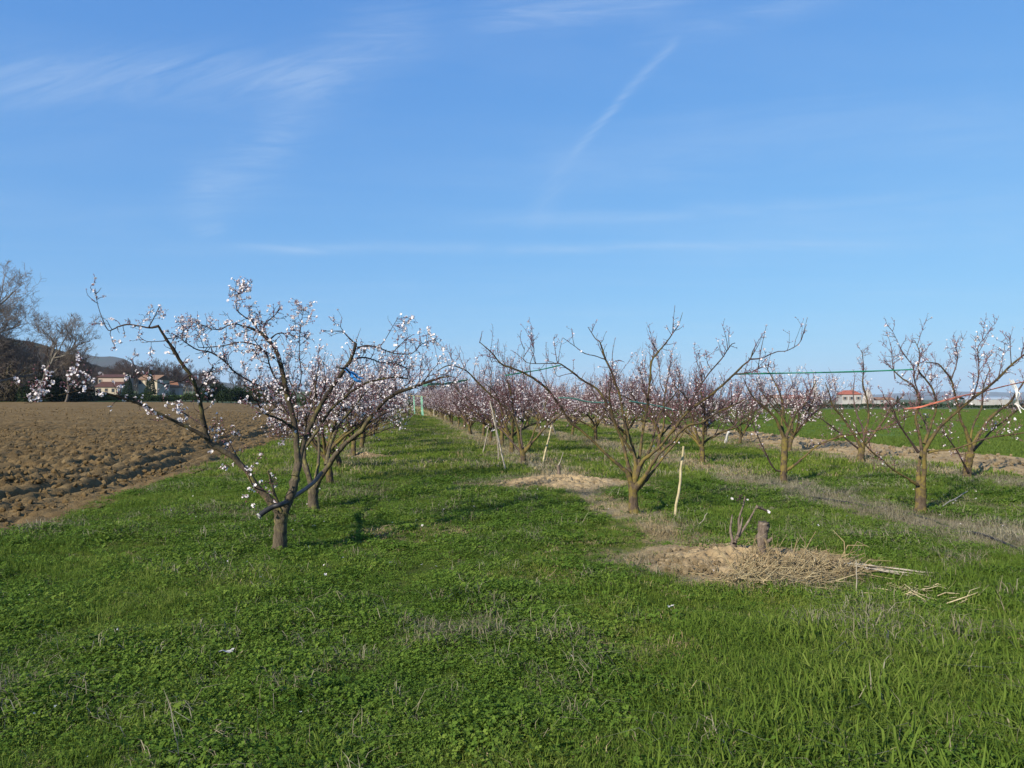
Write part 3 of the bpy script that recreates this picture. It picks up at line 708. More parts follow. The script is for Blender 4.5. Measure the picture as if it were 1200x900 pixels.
class Tree:
    """gathers the pieces of one apricot tree: trunk, limbs, and everything thinner that grows on them"""
    def __init__(s, rng, bloom=0.2, budden=1.0, flower=0.0165, tw_mat='twig', bark_mat='bark', curl=0.5, budsize=0.0065):
        s.rng = rng; s.bloom = bloom; s.budden = budden; s.flower = flower; s.tw = tw_mat; s.bark = bark_mat; s.curl = curl; s.budsize = budsize
        s.trunk = MB(); s.limbs = []; s.twigs = MB(); s.nodes = []; s.open_ = []
    def wander(s, p, d, L, curl, up, n=6):
        P = [np.asarray(p, float)]; d = unit(np.asarray(d, float))
        for k in range(n):
            d = unit(d + s.rng.normal(0, curl, 3) * 0.35 + np.array((0, 0, up)) / n)
            P.append(P[-1] + d * L / n)
        return np.array(P)
    def blossoms_on(s, P, start=0.2, step=0.035):
        seg = np.linalg.norm(np.diff(P, axis=0), axis=1); L = seg.sum()
        cum = np.concatenate([[0], np.cumsum(seg)])
        t = start * L
        while t < L:
            k = min(int(np.searchsorted(cum, t)) , len(P) - 1); k = max(k, 1)
            f = (t - cum[k - 1]) / (seg[k - 1] + 1e-9)
            c = P[k - 1] + (P[k] - P[k - 1]) * f
            s.nodes.append((c, unit(P[k] - P[k - 1])))
            t += step * s.rng.uniform(0.5, 1.6)
        s.nodes.append((P[-1], unit(P[-1] - P[-2])))
    def twig(s, P, r0, r1, k=4, flowers=True, start=0.2, step=0.035):
        s.twigs.tube(P, np.linspace(r0, r1, len(P)), k, 0, 0.0, False)
        if flowers: s.blossoms_on(P, start, step)
    def dress(s, P, r0, dens, Lr, start=0.3, up=0.35, depth=1, shoots=0.25):
        """spurs and shoots along a limb"""
        P = np.asarray(P); seg = np.linalg.norm(np.diff(P, axis=0), axis=1); L = seg.sum(); cum = np.concatenate([[0], np.cumsum(seg)])
        n = s.rng.poisson(max(0.0, dens * L * (1 - start)))
        for _ in range(n):
            t = (start + (1 - start) * s.rng.uniform(0, 1) ** 0.8) * L
            k = max(1, min(int(np.searchsorted(cum, t)), len(P) - 1)); f = (t - cum[k - 1]) / (seg[k - 1] + 1e-9)
            c = P[k - 1] + (P[k] - P[k - 1]) * f; tan = unit(P[k] - P[k - 1])
            sd = unit(np.cross(tan, s.rng.normal(0, 1, 3)))
            if s.rng.uniform() < shoots:
                d = sd * 0.6 + tan * 0.3 + np.array((0, 0, 0.9)); ln = s.rng.uniform(Lr[1], Lr[1] * 1.9)
                Q = s.wander(c, d, ln, s.curl * 0.5, up * 1.2, 7); rr = min(r0 * 0.6, 0.0042 + 0.004 * ln)
            else:
                d = sd + tan * 0.5 + np.array((0, 0, up * 0.6)); ln = s.rng.uniform(Lr[0], Lr[1])
                Q = s.wander(c, d, ln, s.curl, up, 5); rr = min(r0 * 0.6, 0.0036 + 0.004 * ln)
            s.twig(Q, rr, 0.0018, 4 if rr > 0.004 else 3)
            if depth > 0 and ln > 0.16: s.dress(Q, rr, dens * 1.1, (Lr[0] * 0.5, Lr[1] * 0.45), 0.2, up, depth - 1, min(0.15, shoots))
    def build(s, root, part_group=None):
        rng = s.rng
        s.trunk.obj('trunk', M[s.bark], root)
        for b in s.limbs: b.obj('limb', M[s.bark if s.bark != 'bark_olive' else 'bark_olive'], root)
        if s.twigs.n:
            o = s.twigs.obj('twigs', M[s.tw], root); o['kind'] = 'stuff'
        if not s.nodes: return
        C = np.array([n[0] for n in s.nodes]); T = np.array([n[1] for n in s.nodes]); n = len(C)
        fb, bb = MB(), MB()
        # flowers come in clumps, thick on some spurs and missing on others
        cl = 0.5 + 1.3 * fbm(C[:, 0] * 3.1 + C[:, 2] * 2.3, C[:, 1] * 3.1 - C[:, 2] * 1.7, 2, int(rng.integers(0, 60)))
        pick = rng.uniform(0, 1, n) < s.bloom * np.clip(0.45 + 1.0 * cl, 0.3, 1.8)
        Cs, Ns = [], []
        for c, t in zip(C[pick], T[pick]):
            for _ in range(int(rng.integers(1, 4))):
                nr = unit(rng.normal(0, 1, 3) + t * 0.3 + np.array((0, 0, 0.25)))
                Cs.append(c + nr * rng.uniform(0.006, 0.02)); Ns.append(nr)
        if Cs:
            Cs, Ns = np.array(Cs), np.array(Ns)
            petals(fb, Cs, Ns, s.flower, 0); buds(fb, Cs - Ns * 0.003, 0.0042, 1)
            o = fb.obj('blossoms', [M['petal'], M['calyx']], root); o['kind'] = 'stuff'
        bp = (rng.uniform(0, 1, n) < s.budden) & ~pick
        if bp.any():
            off = rng.normal(0, 0.006, (int(bp.sum()), 3))
            buds(bb, C[bp] + off, s.budsize, 0); o = bb.obj('buds', [M['bud']], root); o['kind'] = 'stuff'

def traced_tree(name, base_px, label, trunk, limbs, rng, group=None, thin=0.62, more=2.2, shoots=0.25, upb=0.18, dens=9, Lr=(0.06, 0.26), sides=8, trunk_mat='bark', **kw):
    """limbs: (points on the photo with radius px, depth drift at the tip in metres, start of twigs)"""
    base = on_ground(*base_px); d0 = base[1]; pxm = d0 / F_PX
    root = tag(empty(name, base), label, 'tree', group)
    T = Tree(rng, bark_mat=trunk_mat, **kw)
    def world(pts, z0, z1, bow=0.0):
        P = np.array([at(p[0], p[1], d0) for p in pts]) - base
        seg = np.concatenate([[0], np.cumsum(np.linalg.norm(np.diff(P, axis=0), axis=1))]); f = seg / (seg[-1] + 1e-9)
        dz = z0 + (z1 - z0) * f + bow * np.sin(f * math.pi)
        out = []
        for p, q in zip(pts, dz): out.append(at(p[0], p[1], d0 + q) - base)
        return np.array(out)
    tp = world(trunk, 0, 0); tp[0, 2] = -0.10
    P = smooth(tp, 5); rr = np.interp(np.linspace(0, 1, len(P)), np.linspace(0, 1, len(trunk)), [t[2] for t in trunk]) * pxm
    rr = rr * (1 + 0.5 * np.exp(-np.clip(P[:, 2] + 0.02, 0, 9) / 0.06)) * (1 + rng.uniform(-0.05, 0.07, len(P)))
    T.trunk.tube(P, rr, 14, 0, 0.09)
    for lb in limbs:
        pts, z0, z1 = lb[0], lb[1], lb[2]; st = lb[3] if len(lb) > 3 else 0.3; ds = lb[4] if len(lb) > 4 else dens
        P = smooth(world(pts, z0, z1, lb[5] if len(lb) > 5 else 0.0), 4)
        rr = np.interp(np.linspace(0, 1, len(P)), np.linspace(0, 1, len(pts)), [t[2] for t in pts]) * pxm
        rr = np.maximum(rr * (1 - (1 - thin) * np.clip(np.linspace(0, 1, len(P)) * 6, 0, 1)), 0.0028)
        P = P + rng.normal(0, 0.12, P.shape) * rr[:, None] * (np.linspace(0, 1, len(P)) > 0.05)[:, None]
        for _ in range(int(rng.integers(2, 6))):                    # knots and old cuts
            rr = rr * (1 + rng.uniform(0.08, 0.30) * np.exp(-((np.arange(len(P)) - rng.uniform(2, len(P))) / 0.8) ** 2))
        big = max(t[2] for t in pts) > 1.9
        if big:
            b = MB(); b.tube(P, rr, sides, 0, 0.08); T.limbs.append(b)
        else:
            T.twigs.tube(P, rr, 5, 0, 0.05, False); T.blossoms_on(P, 0.25, 0.06)
        if ds: T.dress(P, rr.mean(), ds * more, Lr, st, up=upb, shoots=shoots)
    T.build(root)
    return root

r_ = np.random.default_rng
traced_tree('apricot_tree', (327, 648), 'nearest apricot tree on the left, in white blossom, black hose through its fork',
    [(327, 650, 8.8), (328, 632, 7.6), (329, 614, 7.3), (330, 601, 8.4)],
    [([(330, 602, 6.5), (318, 588, 5.6), (305, 575, 5.2), (288, 551, 4.8), (270, 533, 4.6), (250, 523, 4.6), (243, 513, 4.4), (238, 491, 3.8), (234, 470, 3.4), (228, 450, 3.1), (221, 437, 2.9), (210, 421, 2.6), (200, 405, 2.3), (192, 393, 2.0), (185, 381, 1.7)], 0, -0.5, 0.25, 7),
     ([(186, 382, 1.6), (175, 384, 1.3), (163, 382, 1.3), (150, 380, 1.2), (138, 383, 1.1), (127, 387, 0.8), (119, 371, 0.6), (114, 355, 0.5), (112, 341, 0.4)], -0.5, -0.6, 0.1, 5),
     ([(174, 384, 0.9), (181, 371, 0.7), (187, 359, 0.5)], -0.52, -0.5, 0.2, 8),
     ([(244, 514, 2.8), (228, 505, 2.4), (212, 497, 2.3), (198, 490, 2.2), (185, 484, 2.2), (172, 477, 2.3), (160, 472, 2.2), (146, 467, 1.9), (132, 463, 1.7), (115, 459, 1.4), (98, 457, 1.2), (84, 460, 1.0), (70, 463, 0.8), (50, 468, 0.6), (36, 470, 0.5)], -0.25, -1.0, 0.15, 7),
     ([(98, 457, 0.7), (92, 449, 0.6), (84, 441, 0.4), (79, 436, 0.3)], -0.8, -0.85, 0.1, 14),
     ([(62, 464, 0.6), (52, 456, 0.5), (45, 451, 0.4), (36, 447, 0.3)], -0.92, -0.9, 0.1, 12),
     ([(37, 470, 0.5), (37, 460, 0.4), (37, 450, 0.3)], -1.0, -1.0, 0.1, 12),
     ([(331, 602, 6.2), (340, 582, 6.0), (346, 561, 5.8), (348, 540, 5.4), (347, 517, 5.0), (344, 495, 4.7), (339, 472, 4.5), (334, 451, 4.4), (331, 436, 4.2), (327, 420, 3.8), (322, 408, 3.5), (313, 397, 3.2), (303, 389, 2.7), (293, 384, 1.9), (285, 383, 1.4)], 0, 0.35, 0.35, 11),
     ([(303, 389, 1.5), (296, 377, 1.2), (286, 371, 1.1), (278, 363, 0.9), (277, 352, 0.6), (281, 339, 0.4)], 0.3, 0.15, 0.1, 16),
     ([(290, 384, 1.3), (278, 380, 1.1), (268, 381, 1.0), (258, 386, 0.9), (247, 385, 0.7), (233, 379, 0.5), (222, 376, 0.4)], 0.33, 0.2, 0.1, 14),
     ([(306, 391, 1.2), (312, 378, 1.0), (318, 373, 0.8), (325, 366, 0.6), (330, 360, 0.4)], 0.3, 0.45, 0.1, 14),
     ([(316, 398, 1.4), (325, 391, 1.1), (336, 391, 1.0), (346, 394, 0.8), (358, 395, 0.5)], 0.3, 0.6, 0.1, 10),
     ([(322, 420, 1.7), (310, 411, 1.3), (296, 403, 1.1), (281, 401, 1.0), (262, 405, 0.9), (243, 407, 0.7), (232, 407, 0.5)], 0.28, -0.1, 0.1, 10),
     ([(303, 452, 1.4), (288, 444, 1.4), (274, 435, 1.5), (266, 426, 1.4), (255, 417, 1.3), (244, 412, 1.2), (232, 410, 1.0), (220, 403, 0.9), (207, 393, 0.6)], 0.1, -0.4, 0.1, 9),
     ([(334, 455, 1.8), (322, 442, 1.4), (316, 428, 1.2), (312, 414, 1.0), (303, 405, 0.8), (296, 395, 0.5)], 0.28, 0.1, 0.05, 16),
     ([(349, 462, 1.0), (353, 440, 0.9), (351, 418, 0.8), (351, 396, 0.7), (353, 378, 0.6), (356, 361, 0.4)], 0.4, 0.5, 0.1, 15),
     ([(346, 558, 4.6), (352, 535, 4.4), (358, 512, 4.2), (366, 494, 4.0), (376, 474, 3.8), (387, 457, 3.6), (397, 443, 3.5), (405, 431, 3.4), (411, 421, 3.2), (415, 411, 2.9), (417, 402, 2.5)], 0.05, 0.55, 0.3, 8),
     ([(417, 403, 1.5), (410, 397, 1.2), (402, 389, 1.0), (394, 388, 0.8), (385, 388, 0.6), (378, 388, 0.4)], 0.55, 0.4, 0.2, 7),
     ([(403, 389, 0.7), (399, 382, 0.5), (401, 373, 0.4)], 0.5, 0.5, 0.3, 10),
     ([(419, 408, 1.5), (428, 405, 1.3), (438, 406, 1.2), (450, 410, 1.1), (461, 414, 1.0), (473, 415, 0.9), (483, 414, 0.8), (492, 405, 0.7), (502, 400, 0.5), (514, 397, 0.4)], 0.55, 0.9, 0.1, 12),
     ([(446, 405, 0.7), (452, 397, 0.6), (459, 385, 0.5), (466, 373, 0.4)], 0.65, 0.7, 0.3, 8),
     ([(414, 421, 1.6), (425, 419, 1.4), (436, 421, 1.3), (447, 425, 1.2), (459, 425, 1.1), (469, 428, 1.0), (480, 433, 0.7)], 0.5, 1.1, 0.1, 13),
     ([(460, 414, 0.9), (468, 405, 0.7), (477, 397, 0.6), (484, 392, 0.4)], 0.8, 0.8, 0.1, 12),
     ([(345, 503, 2.2), (336, 496, 1.9), (325, 490, 1.8), (313, 486, 1.6), (306, 479, 1.2), (301, 470, 0.8), (296, 462, 0.5)], 0.2, -0.45, 0.1, 14),
     ([(330, 600, 2.2), (323, 582, 1.9), (318, 565, 1.7), (314, 552, 1.2)], -0.1, -0.3, 0.2, 6),
     ([(312, 576, 1.2), (300, 572, 1.0), (294, 564, 0.9), (292, 556, 0.7), (296, 545, 0.4)], -0.15, -0.4, 0.1, 8),
     ([(288, 551, 1.2), (281, 540, 1.0), (274, 528, 0.9), (268, 517, 0.7), (262, 505, 0.5)], -0.2, 0.15, 0.1, 8),
     ([(240, 500, 1.2), (228, 492, 1.0), (215, 483, 0.9), (205, 470, 0.6)], -0.3, 0.2, 0.1, 8),
     ([(222, 440, 1.2), (214, 446, 0.9), (202, 448, 0.8), (192, 450, 0.7), (178, 445, 0.6), (165, 440, 0.5), (153, 421, 0.3)], -0.4, -0.9, 0.2, 8),
     ([(196, 399, 0.9), (186, 400, 0.6), (172, 400, 0.5), (161, 393, 0.4)], -0.48, -0.55, 0.3, 8),
     ([(200, 405, 0.8), (206, 394, 0.7), (214, 390, 0.5), (222, 387, 0.4)], -0.45, -0.3, 0.2, 12),
     ([(231, 459, 1.3), (238, 450, 1.1), (244, 440, 0.9), (250, 428, 0.6)], -0.35, -0.1, 0.1, 14)],
    r_(11), thin=0.70, more=2.8, shoots=0.0, upb=0.05, dens=9, Lr=(0.05, 0.23), bloom=0.20, budden=0.45, flower=0.0152, curl=0.75)

traced_tree('apricot_tree', (367, 597), 'blossoming apricot tree right behind the nearest one, one long limb reaching right',
    [(367, 598, 6.2), (367, 585, 5.6), (367, 573, 5.8)],
    [([(367, 575, 4.6), (372, 565, 4.4), (380, 553, 4.6), (389, 540, 4.6), (398, 527, 4.3), (412, 514, 4.1), (424, 504, 4.0), (432, 492, 3.8), (441, 481, 3.6), (451, 470, 3.4), (464, 461, 3.2), (480, 455, 3.0), (498, 449, 2.6), (515, 443, 1.9), (528, 441, 1.0)], 0, -0.7, 0.25, 9),
     ([(493, 450, 1.2), (508, 453, 1.1), (524, 453, 1.0), (531, 449, 0.8), (538, 445, 0.5)], -0.6, -0.7, 0.3, 7),
     ([(495, 448, 1.0), (502, 441, 0.9), (511, 439, 0.8), (524, 440, 0.7), (533, 443, 0.5)], -0.6, -0.4, 0.3, 9),
     ([(497, 447, 1.0), (505, 435, 0.8), (512, 428, 0.6), (516, 418, 0.4)], -0.6, -0.6, 0.2, 9),
     ([(383, 545, 3.4), (386, 527, 3.2), (391, 509, 2.9), (400, 495, 2.6), (410, 483, 2.3), (420, 470, 1.8), (430, 458, 1.3)], 0.0, 0.7, 0.2, 11),
     ([(366, 572, 3.8), (359, 548, 3.3), (357, 528, 3.1), (366, 513, 2.8), (376, 499, 2.8), (386, 482, 2.7), (403, 466, 2.4), (418, 455, 2.2), (431, 448, 2.0), (449, 444, 1.9), (464, 442, 1.5), (480, 444, 1.0)], 0, 0.3, 0.3, 12),
     ([(367, 576, 3.2), (360, 556, 3.0), (352, 535, 2.6), (346, 512, 2.3), (338, 490, 1.9), (328, 470, 1.4), (318, 452, 0.9)], 0.0, 0.8, 0.3, 11),
     ([(368, 572, 3.4), (372, 550, 3.0), (374, 527, 2.6), (372, 500, 2.2), (368, 476, 1.7), (370, 455, 1.1), (366, 436, 0.6)], 0.1, 1.0, 0.3, 11),
     ([(432, 496, 1.3), (446, 487, 1.1), (462, 480, 0.9), (476, 476, 0.6)], -0.3, 0.2, 0.2, 11)],
    r_(12), shoots=0.15, dens=14, Lr=(0.06, 0.26), bloom=0.20, budden=0.6, flower=0.015, curl=0.6)

traced_tree('apricot_tree', (742, 602), 'bare budding apricot tree right of centre with a pale leaning prop beside it',
    [(743, 605, 5.8), (742, 585, 5.2), (742, 566, 5.4)],
    [([(741, 568, 4.2), (733, 552, 2.8), (717, 538, 2.5), (705, 527, 2.4), (693, 515, 2.3), (682, 505, 2.3), (668, 494, 2.3), (656, 476, 2.2), (643, 458, 2.1), (629, 446, 2.0), (614, 437, 1.8), (599, 431, 1.6), (587, 426, 1.4), (577, 414, 1.2), (562, 401, 0.7)], 0, -0.5, 0.3, 4),
     ([(562, 402, 0.7), (564, 394, 0.6), (565, 388, 0.4)], -0.5, -0.5, 0.9, 3),
     ([(587, 426, 0.7), (580, 423, 0.7), (576, 424, 0.5), (573, 413, 0.4)], -0.45, -0.5, 0.2, 8),
     ([(584, 417, 0.5), (583, 408, 0.4), (584, 398, 0.3)], -0.48, -0.48, 0.9, 2),
     ([(622, 441, 0.8), (621, 428, 0.7), (624, 418, 0.6), (626, 409, 0.5), (622, 389, 0.3)], -0.4, -0.4, 0.2, 8),
     ([(740, 560, 3.6), (736, 545, 2.6), (731, 524, 2.3), (724, 505, 2.2), (717, 488, 2.2), (709, 470, 2.1), (700, 456, 2.0), (682, 445, 1.9), (672, 437, 1.7), (662, 430, 1.4), (655, 426, 1.1), (640, 426, 0.8), (624, 426, 0.7), (614, 422, 0.5), (615, 406, 0.3)], 0.05, 0.4, 0.3, 5),
     ([(640, 456, 0.5), (640, 430, 0.4), (640, 401, 0.3)], 0.35, 0.35, 0.6, 5),
     ([(654, 425, 0.6), (656, 411, 0.4), (659, 396, 0.3)], 0.35, 0.3, 0.6, 3),
     ([(672, 437, 0.7), (662, 439, 0.6), (654, 441, 0.5), (650, 437, 0.4)], 0.25, 0.3, 0.5, 5),
     ([(743, 566, 4.2), (745, 545, 3.4), (742, 526, 3.0), (736, 508, 2.8), (731, 490, 2.6), (727, 466, 2.4), (721, 449, 2.2), (716, 434, 2.0), (709, 420, 1.7), (703, 401, 1.2), (698, 397, 0.9), (689, 383, 0.6)], 0, 0.1, 0.35, 5),
     ([(709, 421, 0.8), (697, 417, 0.8), (685, 414, 0.7), (674, 406, 0.6), (660, 396, 0.4)], 0.05, -0.2, 0.2, 4),
     ([(673, 405, 0.5), (671, 395, 0.4), (671, 386, 0.3)], -0.15, -0.15, 0.6, 4),
     ([(717, 430, 0.7), (718, 412, 0.5), (721, 396, 0.3)], 0.1, 0.1, 0.6, 4),
     ([(718, 425, 0.6), (725, 422, 0.5), (731, 424, 0.4)], 0.1, 0.2, 0.3, 8),
     ([(720, 447, 0.7), (727, 437, 0.5), (733, 428, 0.3)], 0.1, 0.2, 0.3, 6),
     ([(741, 530, 2.0), (730, 514, 1.8), (722, 499, 1.8), (717, 482, 1.7), (714, 464, 1.5), (716, 449, 1.1), (714, 436, 0.7)], -0.1, -0.5, 0.3, 6),
     ([(745, 555, 3.2), (750, 533, 2.3), (753, 508, 2.2), (758, 482, 2.2), (760, 463, 2.1), (762, 445, 2.0), (763, 425, 1.8), (770, 414, 1.5), (781, 401, 1.3), (788, 391, 1.0), (795, 381, 0.7), (800, 366, 0.4)], 0, 0.3, 0.35, 5),
     ([(788, 391, 0.7), (789, 376, 0.5), (791, 358, 0.3)], 0.3, 0.3, 0.9, 1),
     ([(771, 412, 0.7), (766, 405, 0.5), (763, 398, 0.4)], 0.25, 0.1, 0.2, 8),
     ([(764, 426, 0.6), (766, 412, 0.4), (768, 402, 0.3)], 0.22, 0.3, 0.5, 5),
     ([(745, 560, 3.8), (752, 542, 2.9), (762, 533, 2.6), (773, 524, 2.5), (783, 511, 2.5), (794, 497, 2.5), (808, 480, 2.3), (820, 472, 2.2), (833, 463, 2.1), (847, 451, 2.0), (861, 438, 1.8), (871, 428, 1.5), (879, 421, 1.2), (882, 411, 0.6)], 0, -0.5, 0.3, 5),
     ([(878, 421, 1.1), (892, 420, 1.0), (903, 415, 0.9), (912, 412, 0.8), (922, 411, 0.7), (936, 403, 0.6), (941, 391, 0.5), (946, 373, 0.3)], -0.5, -0.7, 0.1, 3),
     ([(888, 433, 0.6), (892, 409, 0.5), (898, 382, 0.3)], -0.5, -0.5, 0.7, 3),
     ([(862, 438, 0.9), (876, 437, 0.9), (887, 433, 0.8), (901, 427, 0.5)], -0.45, -0.7, 0.1, 12),
     ([(807, 481, 1.9), (812, 467, 1.5), (821, 452, 1.4), (832, 436, 1.3), (846, 420, 1.1), (856, 405, 0.9), (861, 402, 0.6)], -0.2, 0.1, 0.1, 7),
     ([(823, 448, 0.7), (819, 435, 0.6), (817, 424, 0.5), (816, 414, 0.4)], -0.1, 0.0, 0.2, 9),
     ([(834, 434, 0.6), (829, 425, 0.5), (828, 414, 0.4)], 0.0, 0.1, 0.4, 8),
     ([(745, 572, 4.0), (756, 558, 3.2), (764, 544, 2.9), (775, 529, 2.6), (788, 518, 2.4), (797, 506, 2.2), (808, 498, 2.0), (820, 496, 1.9), (832, 489, 1.7), (845, 481, 1.5), (862, 474, 1.1), (876, 466, 0.6)], -0.1, -0.9, 0.3, 8),
     ([(744, 560, 2.6), (755, 540, 2.2), (764, 520, 2.0), (768, 500, 1.8), (776, 480, 1.6), (788, 466, 1.2), (798, 450, 0.7)], 0.1, 0.9, 0.3, 7),
     ([(746, 574, 3.0), (758, 562, 2.6), (768, 548, 2.4), (782, 530, 2.1), (796, 514, 1.7), (806, 500, 1.2)], 0.1, 0.4, 0.4, 7)],
    r_(13), dens=8, Lr=(0.05, 0.22), flower=0.0125, bloom=0.08, budden=0.8, trunk_mat='bark_olive', curl=0.45)

traced_tree('apricot_tree', (1078, 601), 'budding apricot tree at the right with a cut knot low on its pale trunk',
    [(1078, 604, 6.4), (1079, 588, 5.6), (1079, 572, 5.8)],
    [([(1077, 573, 3.6), (1076, 556, 3.1), (1078, 540, 3.0), (1080, 527, 3.0), (1076, 505, 2.5), (1073, 488, 2.3), (1078, 472, 1.9), (1070, 452, 1.7), (1058, 444, 1.4), (1047, 434, 1.1), (1036, 422, 0.6)], 0, 0.5, 0.45, 11),
     ([(1081, 572, 3.6), (1083, 548, 3.2), (1085, 526, 3.2), (1096, 507, 3.0), (1106, 496, 2.7), (1122, 482, 2.5), (1140, 467, 2.4), (1155, 456, 2.2), (1170, 443, 2.1), (1185, 428, 1.9), (1200, 416, 1.5), (1216, 404, 0.8)], 0, -0.5, 0.3, 11),
     ([(1185, 427, 0.8), (1184, 411, 0.6), (1184, 395, 0.4)], -0.4, -0.4, 0.3, 12),
     ([(1170, 442, 0.8), (1175, 420, 0.6), (1178, 402, 0.4)], -0.35, -0.3, 0.3, 12),
     ([(1140, 466, 1.3), (1146, 446, 1.1), (1147, 425, 0.9), (1146, 407, 0.8), (1155, 395, 0.4)], -0.25, -0.1, 0.2, 13),
     ([(1075, 568, 2.2), (1061, 559, 1.7), (1046, 550, 1.6), (1035, 540, 1.5), (1020, 528, 1.3), (1011, 516, 1.0), (1003, 503, 0.6)], -0.05, -0.6, 0.2, 6),
     ([(1087, 530, 2.0), (1100, 528, 1.6), (1114, 527, 1.5), (1132, 522, 1.5), (1147, 516, 1.4), (1172, 511, 1.3), (1200, 507, 1.1), (1225, 499, 0.6)], -0.05, -0.7, 0.3, 8),
     ([(1083, 520, 2.2), (1092, 495, 1.9), (1097, 478, 1.8), (1094, 459, 1.7), (1086, 446, 1.6), (1076, 433, 1.4), (1078, 415, 1.0), (1072, 399, 0.5)], 0.1, 0.5, 0.3, 14),
     ([(1080, 470, 1.3), (1072, 448, 1.2), (1070, 430, 1.0), (1058, 413, 0.7), (1046, 388, 0.4)], 0.3, 0.3, 0.2, 6),
     ([(1049, 444, 0.9), (1046, 425, 0.7), (1044, 403, 0.4)], 0.4, 0.5, 0.1, 14),
     ([(1076, 530, 1.9), (1062, 510, 1.6), (1052, 494, 1.4), (1046, 478, 1.0), (1035, 465, 0.6)], -0.05, -0.5, 0.3, 12),
     ([(1084, 530, 1.9), (1087, 505, 1.6), (1078, 485, 1.3), (1066, 470, 0.9)], 0.2, 0.9, 0.3, 12)],
    r_(14), dens=13, Lr=(0.05, 0.22), shoots=0.16, bloom=0.07, budden=1.0, flower=0.014, budsize=0.0058, tw_mat='redtwig', trunk_mat='bark_olive', curl=0.5)

traced_tree('apricot_tree', (1134, 562), 'budding apricot tree at the right edge with a white ribbon in it',
    [(1133, 565, 5.0), (1134, 548, 4.4), (1137, 530, 4.6)],
    [([(1138, 530, 3.0), (1132, 505, 2.6), (1126, 493, 2.4), (1122, 476, 2.1), (1118, 458, 1.9), (1114, 444, 1.7), (1104, 431, 1.5), (1098, 426, 1.2), (1084, 425, 0.6)], 0, -0.3, 0.35, 12),
     ([(1114, 445, 1.2), (1120, 430, 1.1), (1122, 418, 0.8), (1120, 408, 0.5)], -0.2, -0.2, 0.2, 14),
     ([(1138, 526, 3.0), (1150, 504, 2.6), (1162, 488, 2.4), (1182, 473, 2.1), (1191, 460, 1.8), (1201, 446, 1.3), (1212, 430, 0.7)], 0, 0.3, 0.3, 12),
     ([(1140, 528, 2.2), (1152, 516, 1.8), (1163, 504, 1.6), (1187, 485, 1.3), (1208, 470, 0.7)], 0.1, 0.9, 0.3, 12),
     ([(1134, 553, 1.6), (1123, 531, 1.3), (1112, 515, 1.1), (1104, 505, 0.6)], -0.1, -0.7, 0.3, 9),
     ([(1136, 526, 2.2), (1140, 500, 1.8), (1150, 478, 1.5), (1152, 455, 1.1), (1160, 432, 0.6)], 0.2, 0.6, 0.3, 12)],
    r_(15), dens=13, Lr=(0.05, 0.22), shoots=0.16, bloom=0.07, budden=1.0, flower=0.014, budsize=0.0058, tw_mat='redtwig', trunk_mat='bark_olive', curl=0.5)

traced_tree('apricot_tree', (919, 567), 'apricot tree with a whitish scarred trunk foot and one low limb stretching right',
    [(919, 569, 4.0), (918, 556, 3.8), (919, 535, 3.8), (920, 514, 3.8)],
    [([(920, 516, 2.6), (909, 491, 2.1), (897, 478, 1.9), (885, 468, 1.6), (877, 456, 1.2), (871, 443, 0.6)], 0, -0.3, 0.3, 11),
     ([(920, 516, 2.6), (927, 496, 2.2), (934, 482, 2.0), (943, 474, 1.7), (950, 460, 1.3), (957, 446, 0.7)], 0, 0.3, 0.3, 12),
     ([(920, 552, 2.2), (932, 544, 2.0), (944, 534, 1.9), (960, 521, 1.8), (978, 514, 1.7), (998, 509, 1.5), (1032, 503, 1.3), (1052, 494, 1.0), (1074, 484, 0.6)], 0, -0.7, 0.25, 10),
     ([(917, 553, 1.5), (906, 548, 1.2), (894, 524, 1.1), (884, 502, 0.9), (880, 488, 0.5)], 0, -0.6, 0.3, 6),
     ([(919, 516, 2.2), (916, 495, 1.9), (918, 476, 1.7), (912, 456, 1.4), (905, 443, 1.0), (898, 430, 0.6)], 0.1, 0.7, 0.3, 12)],
    r_(16), dens=13, Lr=(0.05, 0.22), shoots=0.16, bloom=0.07, budden=1.0, flower=0.014, budsize=0.0058, tw_mat='redtwig', trunk_mat='bark_olive', curl=0.5)

traced_tree('apricot_tree', (1008, 542), 'apricot tree at the edge of the bare soil, before the red roofed house',
    [(1008, 544, 3.8), (1009, 532, 3.6), (1010, 524, 3.8)],
    [([(1010, 526, 2.4), (1000, 508, 2.0), (988, 490, 1.8), (976, 476, 1.5), (972, 462, 1.1), (967, 448, 0.6)], 0, -0.4, 0.3, 11),
     ([(1010, 526, 2.4), (1014, 506, 2.0), (1018, 488, 1.8), (1016, 468, 1.6), (1011, 450, 1.4), (1012, 432, 1.0), (1010, 411, 0.5)], 0, 0.2, 0.3, 15),
     ([(1010, 526, 2.3), (1024, 508, 2.0), (1036, 492, 1.7), (1045, 478, 1.3), (1060, 462, 0.7)], 0, 0.5, 0.3, 12),
     ([(1009, 528, 1.8), (996, 518, 1.5), (980, 504, 1.3), (964, 492, 0.9), (950, 484, 0.5)], 0.1, -0.5, 0.3, 11),
     ([(1011, 524, 1.9), (1012, 505, 1.6), (1004, 485, 1.4), (1000, 462, 1.0), (1002, 440, 0.6)], 0.2, 0.8, 0.3, 12)],
    r_(17), dens=13, Lr=(0.05, 0.22), shoots=0.16, bloom=0.07, budden=1.0, flower=0.014, budsize=0.0058, tw_mat='redtwig', trunk_mat='bark_olive', curl=0.5)

